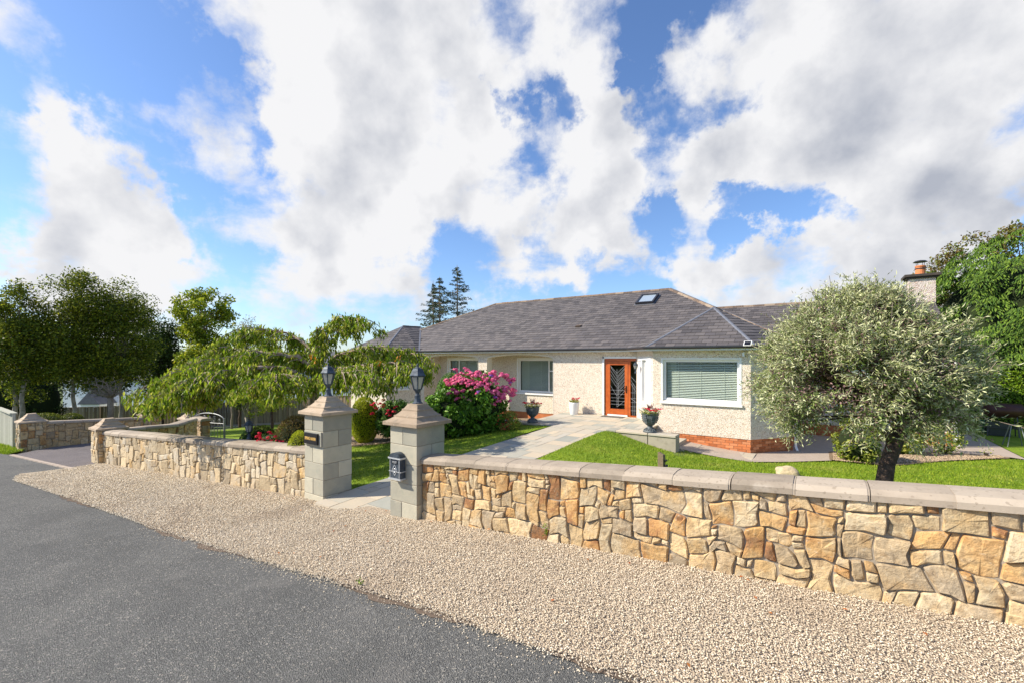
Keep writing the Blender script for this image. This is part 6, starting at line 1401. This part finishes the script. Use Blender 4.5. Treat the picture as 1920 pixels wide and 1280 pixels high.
def sapling(px, d, pyt, pyf, hw, label, seed, n=260, tr=.03, bark=None):
    b = gpt(px, d); b.z = gz(b.x, b.y); c = at(px, (pyt + pyf) / 2, d); h = (pyf - pyt) / 2 * d / FPX; w = hw * d / FPX
    return tree('young_tree', tuple(b), c.z + h - b.z, tuple(c), (w, w, h), n, .12, K['l_maple'], bark or K['greybark'], label, seed=seed, k=16, sp=.22, tr=tr, fork=.6, group='young trees on the side lawn')
sapling(480, 22, 745, 780, 14, 'smallest young tree standing on the open side lawn', 81)
sapling(545, 27, 735, 765, 15, 'thin young tree close to the board fence, right of the others', 82)
sapling(434, 29, 730, 757, 14, 'slender young tree against the board fence behind the cherry tip', 83, tr=.06)
ltree('birch_tree', 461, 17.5, 690, 755, 30, K['l_cherry'], K['birch'], 'mottled pale birch stem rising behind the garden lantern', 1800, .12, 84, k=24, sp=.4, tr=.055)
b = gpt(380, 22.0); tk = empty('tree_trunk', b, 'dark short tree trunk standing on the lawn behind the iron gate', 'tree')
MB().tube([b + Vector((0, 0, -.2)), b + Vector((0, 0, .2)), b + Vector((.05, 0, 1.6))], [.33, .24, .19], 10).build('trunk', K['bark'], tk, True)
r_ = np.random.default_rng(5); C = np.array(tuple(b + Vector((0, 0, 2.6)))) + rdir(3000, r_) * (r_.uniform(0, 1, 3000) ** .4)[:, None] * [1.6, 1.5, .9]; leaves('crown', C, rdir(3000, r_), rdir(3000, r_) + [0, 0, .6], .13, .07, K['l_cherry'], tk)
bc = at(82, 790, 19.5); shrub('round_bush', (bc.x, bc.y, bc.z - .15), (.9, .8, .55), 9000, .05, K['l_birch'], 'wide dark domed bush behind the far drive wall', seed=23, smooth=True)
bc = at(134, 786, 20.5); shrub('clipped_bush', (bc.x, bc.y, bc.z - .1), (.62, .5, .42), 5000, .05, K['l_birch'], 'smaller dark clipped bush right of the wide domed one', seed=24, smooth=True)

# ---- long board fence
def longfence():
    pts = [(20, 766, 34), (118, 764, 34), (262, 759.5, 34.5), (400, 756, 34), (540, 747, 32), (600, 744, 31), (662, 741, 30)]
    t = empty('board_fence', gpt(400, 34), 'long brown vertical board fence closing the garden on the left', 'fence'); J = MB(); PO = MB()
    for (p, q) in zip(pts[:-1], pts[1:]):
        a, b = at(*p), at(*q); n = max(1, int((b - a).length / .125)); u = (b - a).normalized(); nn = Vector((u.y, -u.x, 0)).normalized()
        for i in range(n):
            c = a.lerp(b, i / n); e = a.lerp(b, (i + .93) / n); z1 = c.z + random.uniform(-.02, .02); off = nn * (.0 if i % 2 else .015); z0 = z1 - 1.75
            V = [Vector((v.x, v.y, z)) + off + nn * k for k in (0, -.018) for v, z in ((c, z0), (e, z0), (e, z1), (c, z1))]
            J.add(V, [(0, 1, 2, 3), (7, 6, 5, 4), (0, 4, 5, 1), (1, 5, 6, 2), (2, 6, 7, 3), (3, 7, 4, 0)])
        J2 = MB().bar(a + Vector((0, 0, .02)), b + Vector((0, 0, .02)), .09, .04).build('top_rail', K['fence'], t)
        m_ = max(1, int((b - a).length / 2.7))
        for i in range(m_ + 1): c = a.lerp(b, i / m_) + nn * .06; MB().box((c.x - .05, c.y - .05, c.z - 1.9), (c.x + .05, c.y + .05, c.z + .03)).build('fence_post', K['fence'], t)
        k = MB().bar(Vector((a.x, a.y, a.z - 1.7)) + nn * .2, Vector((b.x, b.y, b.z - 1.7)) + nn * .2, .05, .14).build('gravel_board', K['concrete'], t)
    T(J.build('boards', K['fence'], t), kind='stuff')
longfence()
# ---- white houses beyond
def farhouse(pA, pB, d, zt, zb, roofh, label, wins, depth=9, gable=True):
    a, b = at(pA, HOR, d), at(pB, HOR, d); a.z = b.z = 0; f = Fr((a.x, a.y), (b.x, b.y)); t = empty('white_house', (a.x, a.y, zb), label, 'house', 'white rendered houses beyond the fence')
    m_ = MB(); f.box(m_, 0, f.L, zb, zt, -depth, 0); m_.build('wall', K['farwhite'], t)
    r = MB(); P = f.P; e = .3
    V = [P(-e, zt, e), P(f.L + e, zt, e), P(f.L + e, zt, -depth - e), P(-e, zt, -depth - e), P(-e, zt + roofh, -depth / 2), P(f.L + e, zt + roofh, -depth / 2)]
    r.add(V, [(0, 1, 5, 4), (2, 3, 4, 5), (0, 4, 3), (1, 2, 5), (3, 2, 1, 0)]).build('roof', K['farroof'], t)
    for a0, a1, z0, z1 in wins:
        w = MB(); f.box(w, a0, a1, z0, z1, .0, .06); W = w.build('window', K['white'], t)
        w = MB(); f.box(w, a0 + .1, a1 - .1, z0 + .1, z1 - .1, .06, .075); w.build('pane', K['black'], W)
    return t, f
h1, f_ = farhouse(118, 232, 50, -.2, -5, 2.6, 'white rendered house with slate porch roof glimpsed under the birches', [(.8, 1.7, -4.2, -2.9), (2.6, 3.5, -4.2, -2.9)], depth=8)
m_ = MB(); f_.box(m_, 3.9, 5.9, -5, -2.3, 0, 2.0); P_ = f_.P
m_.build('porch', K['farwhite'], h1); r = MB(); r.add([P_(3.7, -2.4, 2.2), P_(6.1, -2.4, 2.2), P_(4.9, -1.1, 2.2), P_(3.7, -2.4, 0), P_(6.1, -2.4, 0), P_(4.9, -1.1, 0)], [(0, 2, 5, 3), (1, 4, 5, 2), (0, 1, 2), (3, 5, 4)]).build('porch_roof', K['farroof'], h1)
farhouse(230, 340, 46, .3, -5, 2.2, 'white house wall with a drainpipe seen left of the cherry tip', [(1.2, 2.2, -3.3, -2.2)], depth=8)
farhouse(500, 660, 62, 1.9, -5, 1.6, 'distant house with a grey roof behind the cherry crown', [(2, 3.4, -1, .5), (6, 7.4, -1, .5)], depth=9)

# ------------------------------------------------------------------ urns and pots
def urn(name, loc, s, label, seed):
    t = empty(name, loc, label, 'planter', 'dark lead urns on the terrace'); x, y, z = loc
    b = MB(); b.lathe([(.17 * s, 0), (.175 * s, .02 * s), (.15 * s, .05 * s), (.085 * s, .10 * s), (.06 * s, .14 * s), (.07 * s, .16 * s)], loc, 20); b.build('foot', K['urn'], t, True)
    fl = MB()
    for a in range(16): th = a * math.pi / 8; fl.bar((x + .155 * s * math.cos(th), y + .155 * s * math.sin(th), z + .055 * s), (x + .088 * s * math.cos(th), y + .088 * s * math.sin(th), z + .105 * s), .012 * s)
    fl.build('fluting', K['urn'], t)
    b = MB(); b.lathe([(.05 * s, .15 * s), (.11 * s, .19 * s), (.17 * s, .27 * s), (.195 * s, .36 * s), (.20 * s, .44 * s), (.215 * s, .455 * s), (.215 * s, .475 * s), (.185 * s, .475 * s), (.18 * s, .45 * s)], loc, 12); b.build('bowl', K['urn'], t)
    rb = MB()
    for a in range(6):
        th = a * math.pi / 3 + .2
        for k in range(5): # raised relief panels
            zz_ = .25 + k * .045; rr_ = float(np.interp(zz_, [.19, .27, .36, .44], [.11, .17, .195, .20])) + .004; w_ = .05 * (1 - abs(k - 2) * .2)
            c = Vector((x + rr_ * s * math.cos(th), y + rr_ * s * math.sin(th), z + zz_ * s)); tn = Vector((-math.sin(th), math.cos(th), 0)); rb.bar(c - tn * w_ * s, c + tn * w_ * s, .018 * s, .026 * s)
    rb.build('relief', K['urn'], t)
    MB().lathe([(.18 * s, .44 * s), (.05 * s, .465 * s)], loc, 12).build('soil', K['soil'], t)
    plants(t, (x, y, z + .50 * s), .27 * s, seed, ('f_red', 'f_white', 'f_red'), True); return t
def plants(t, c, r0, seed, cols, spikes, n=520, nf=34):
    r = np.random.default_rng(seed); rr = random.Random(seed); C = np.array(c) + rdir(n, r) * [r0, r0, r0 * .4] * (r.uniform(.2, 1, n) ** .5)[:, None]
    leaves('foliage', C, rdir(n, r), rdir(n, r) + [0, 0, .8], .045, .024, K['l_var'], t)
    protos = {k: mophead(.042, K[k], seed + i, 14) for i, k in enumerate(cols)}
    for i in range(nf):
        a = rr.uniform(0, 6.28); q = rr.random() ** .5 * r0 * 1.08; k = cols[rr.randrange(len(cols))]
        p = (c[0] + q * math.cos(a), c[1] + q * math.sin(a), c[2] + .07 + rr.uniform(-.03, .04)); o = protos[k].copy(); o.name = 'flower'; COL.objects.link(o); o.parent = t; o.location = Vector(p) - wloc(t); s = rr.uniform(.8, 1.3); o.scale = (s, s, s)
    for k in protos.values(): bpy.data.objects.remove(k)
    if spikes:
        n = 44; a = r.uniform(0, 6.28, n); D = np.stack([np.cos(a) * .5, np.sin(a) * .5, np.ones(n)], 1); D = unit(D); leaves('spikes', np.array(c) + D * .12, D, np.stack([np.sin(a), np.cos(a), 0 * a], 1), .34, .012, K['l_purple'], t)
urn('urn', (-8.02, 12.85, .345), 1.10, 'dark lead urn with mixed flowers at the left corner of the terrace', 91)
urn('urn', (-4.02, 12.80, .385), 1.14, 'dark lead urn with red and white flowers on the wall beside the bay', 92)
wp = (-7.75, 15.42, .345); t = empty('flower_pot', wp, 'tapered glossy white pot with red geraniums against the pebble-dash wall', 'planter')
MB().lathe([(.145, 0), (.15, .01), (.20, .44), (.205, .475), (.19, .48), (.18, .44)], wp, 28).build('pot', K['pot'], t, True)
MB().lathe([(.185, .43), (.05, .45)], wp, 12).build('soil', K['soil'], t); plants(t, (wp[0], wp[1], wp[2] + .52), .2, 93, ('f_red', 'f_white', 'f_red'), False, 360, 16)
# garden lantern on its stake
lp = at(467, 826, 10.6); lz = gz(lp.x, lp.y); gl_ = lantern('garden_lantern', (lp.x, lp.y, at(467, 822, 10.6).z), .74, 'small black garden lantern on a post among the shrubs behind the left wall')
MB().tube([(lp.x, lp.y, lz - .1), (lp.x, lp.y, at(467, 820, 10.6).z)], .03, 8).build('post', K['iron'], gl_)
# timber stump post with spotlight
pp = at(1240, 880, 9.6); pz = gz(pp.x, pp.y); t = empty('timber_post', (pp.x, pp.y, pz), 'short weathered split timber post with a small spotlight on the front lawn', 'post')
V = [(pp.x - .065, pp.y - .05), (pp.x + .06, pp.y - .06), (pp.x + .075, pp.y + .05), (pp.x - .05, pp.y + .06)]; tops = [at(0, 846, 9.6).z, at(0, 850, 9.6).z, at(0, 852, 9.6).z, at(0, 847, 9.6).z]
m_ = MB().add([(x, y, pz - .2) for x, y in V] + [(x, y, z) for (x, y), z in zip(V, tops)], [(0, 3, 2, 1), (4, 5, 6, 7), (0, 1, 5, 4), (1, 2, 6, 5), (2, 3, 7, 6), (3, 0, 4, 7)]); bevel(m_.build('timber', K['post'], t), .008)
m_ = MB(); m_.tube([(pp.x + .07, pp.y, tops[0] - .20), (pp.x + .12, pp.y - .02, tops[0] - .16)], .02, 6); m_.tube([(pp.x + .09, pp.y, tops[0] - .30), (pp.x + .13, pp.y - .03, tops[0] - .27)], .028, 8); m_.build('spotlight', K['gutter'], t)
# boulder
def boulder(c, rad, label, seed):
    m_ = bmesh.new(); bmesh.ops.create_icosphere(m_, subdivisions=4, radius=1)
    for v in m_.verts:
        q = v.co.copy(); f = 1 + .22 * noise.noise(q * 1.3 + Vector((seed, 0, 0))) + .07 * noise.noise(q * 4 + Vector((seed, 5, 0))); q *= f
        q.z = max(q.z, -.5); v.co = Vector((q.x * rad[0], q.y * rad[1], q.z * rad[2]))
    me = bpy.data.meshes.new('boulder'); m_.to_mesh(me); m_.free(); o = link('boulder', me, K['rock'], None, True); o.location = c; return T(o, label, 'rock')
bp = at(1476, 872, 9.9); boulder((bp.x, bp.y, gz(bp.x, bp.y) + .07), (.24, .18, .15), 'rounded tan boulder sitting on the lawn in front of the bay', 3)
# barrel barbecue, green bin and folding frame on the back lawn
bq = at(1885, 800, 16.2); z = gz(bq.x, bq.y); t = empty('barbecue', (bq.x, bq.y, z), 'dark red barrel barbecue standing in front of the hedge', 'barbecue')
cy = z + .92; ax = Vector((1, .12, 0)).normalized(); c0 = Vector((bq.x - .1, bq.y, cy))
m_ = MB(); m_.tube([c0 - ax * .52, c0 - ax * .50, c0 + ax * .50, c0 + ax * .52], [.20, .27, .27, .20], 18); m_.build('barrel', K['rust'], t, True)
MB().tube([c0 - ax * .51 + Vector((0, 0, -.0)), c0 + ax * .51], .275, 18).build('band', K['rust'], t) if 0 else None
m_ = MB()
for sx in (-.4, .4):
    for sy in (-.2, .2): m_.bar((c0.x + sx, c0.y + sy, z - .02), (c0.x + sx * .9, c0.y + sy * .6, cy - .2), .03)
m_.bar((c0.x - .45, c0.y, z + .3), (c0.x + .45, c0.y, z + .3), .4, .02); m_.build('stand', K['gutter'], t)
MB().tube([c0 + ax * .53 + Vector((0, -.0, 0)), c0 + ax * .545], .05, 10).build('dial', K['ironlight'], t); MB().box((c0.x - .35, c0.y - .15, z + .02), (c0.x + .2, c0.y + .15, z + .5)).build('gas_box', K['gutter'], t)
gp_ = at(1849, 810, 16.8); z = gz(gp_.x, gp_.y); o = MB().lathe([(.16, 0), (.2, .42), (.215, .43), (.215, .46), (.1, .50)], (gp_.x, gp_.y, z), 12).build('plastic_bin', K['greenplastic']); T(o, 'small dark green plastic bin beside the barbecue', 'bin')
ft = at(1905, 810, 14.2); z = gz(ft.x, ft.y); t = empty('metal_trestle', (ft.x, ft.y, z), 'grey metal folding trestle frame standing on the back lawn', 'trestle'); m_ = MB()
for sx in (-1, 1):
    m_.tube([(ft.x + sx * .22, ft.y - .15, z), (ft.x + sx * .10, ft.y, z + .68)], .014, 6)
    m_.tube([(ft.x + sx * .22, ft.y + .35, z), (ft.x + sx * .10, ft.y + .15, z + .68)], .014, 6)
m_.tube([(ft.x - .10, ft.y, z + .68), (ft.x + .10, ft.y, z + .68)], .014, 6); m_.tube([(ft.x - .10, ft.y + .15, z + .68), (ft.x + .10, ft.y + .15, z + .68)], .014, 6); m_.build('frame', K['gate'], t)
for o in [o for o in bpy.data.objects if o.name.startswith('flower_head') and o.parent is None]: bpy.data.objects.remove(o)
# small weeds in the joint at the foot of the wall
r_ = np.random.default_rng(2)
for i, (x, z, lab) in enumerate(((-2.85, .28, 'small green weed growing in a low joint of the stone wall'), (-4.0, .14, 'tiny weed at the edge of the gravel by the road'))):
    y = 4.9 if i == 0 else 2.98; c = np.array((x, y - .01, gz(x, y) + (.14 if i == 0 else .02))); n = 30
    o = leaves('weed', c + r_.normal(size=(n, 3)) * [.02, .01, .04], rdir(n, r_), rdir(n, r_) + [0, -1, .5], .03, .014, K['l_hedge']); T(o, lab, 'weed')
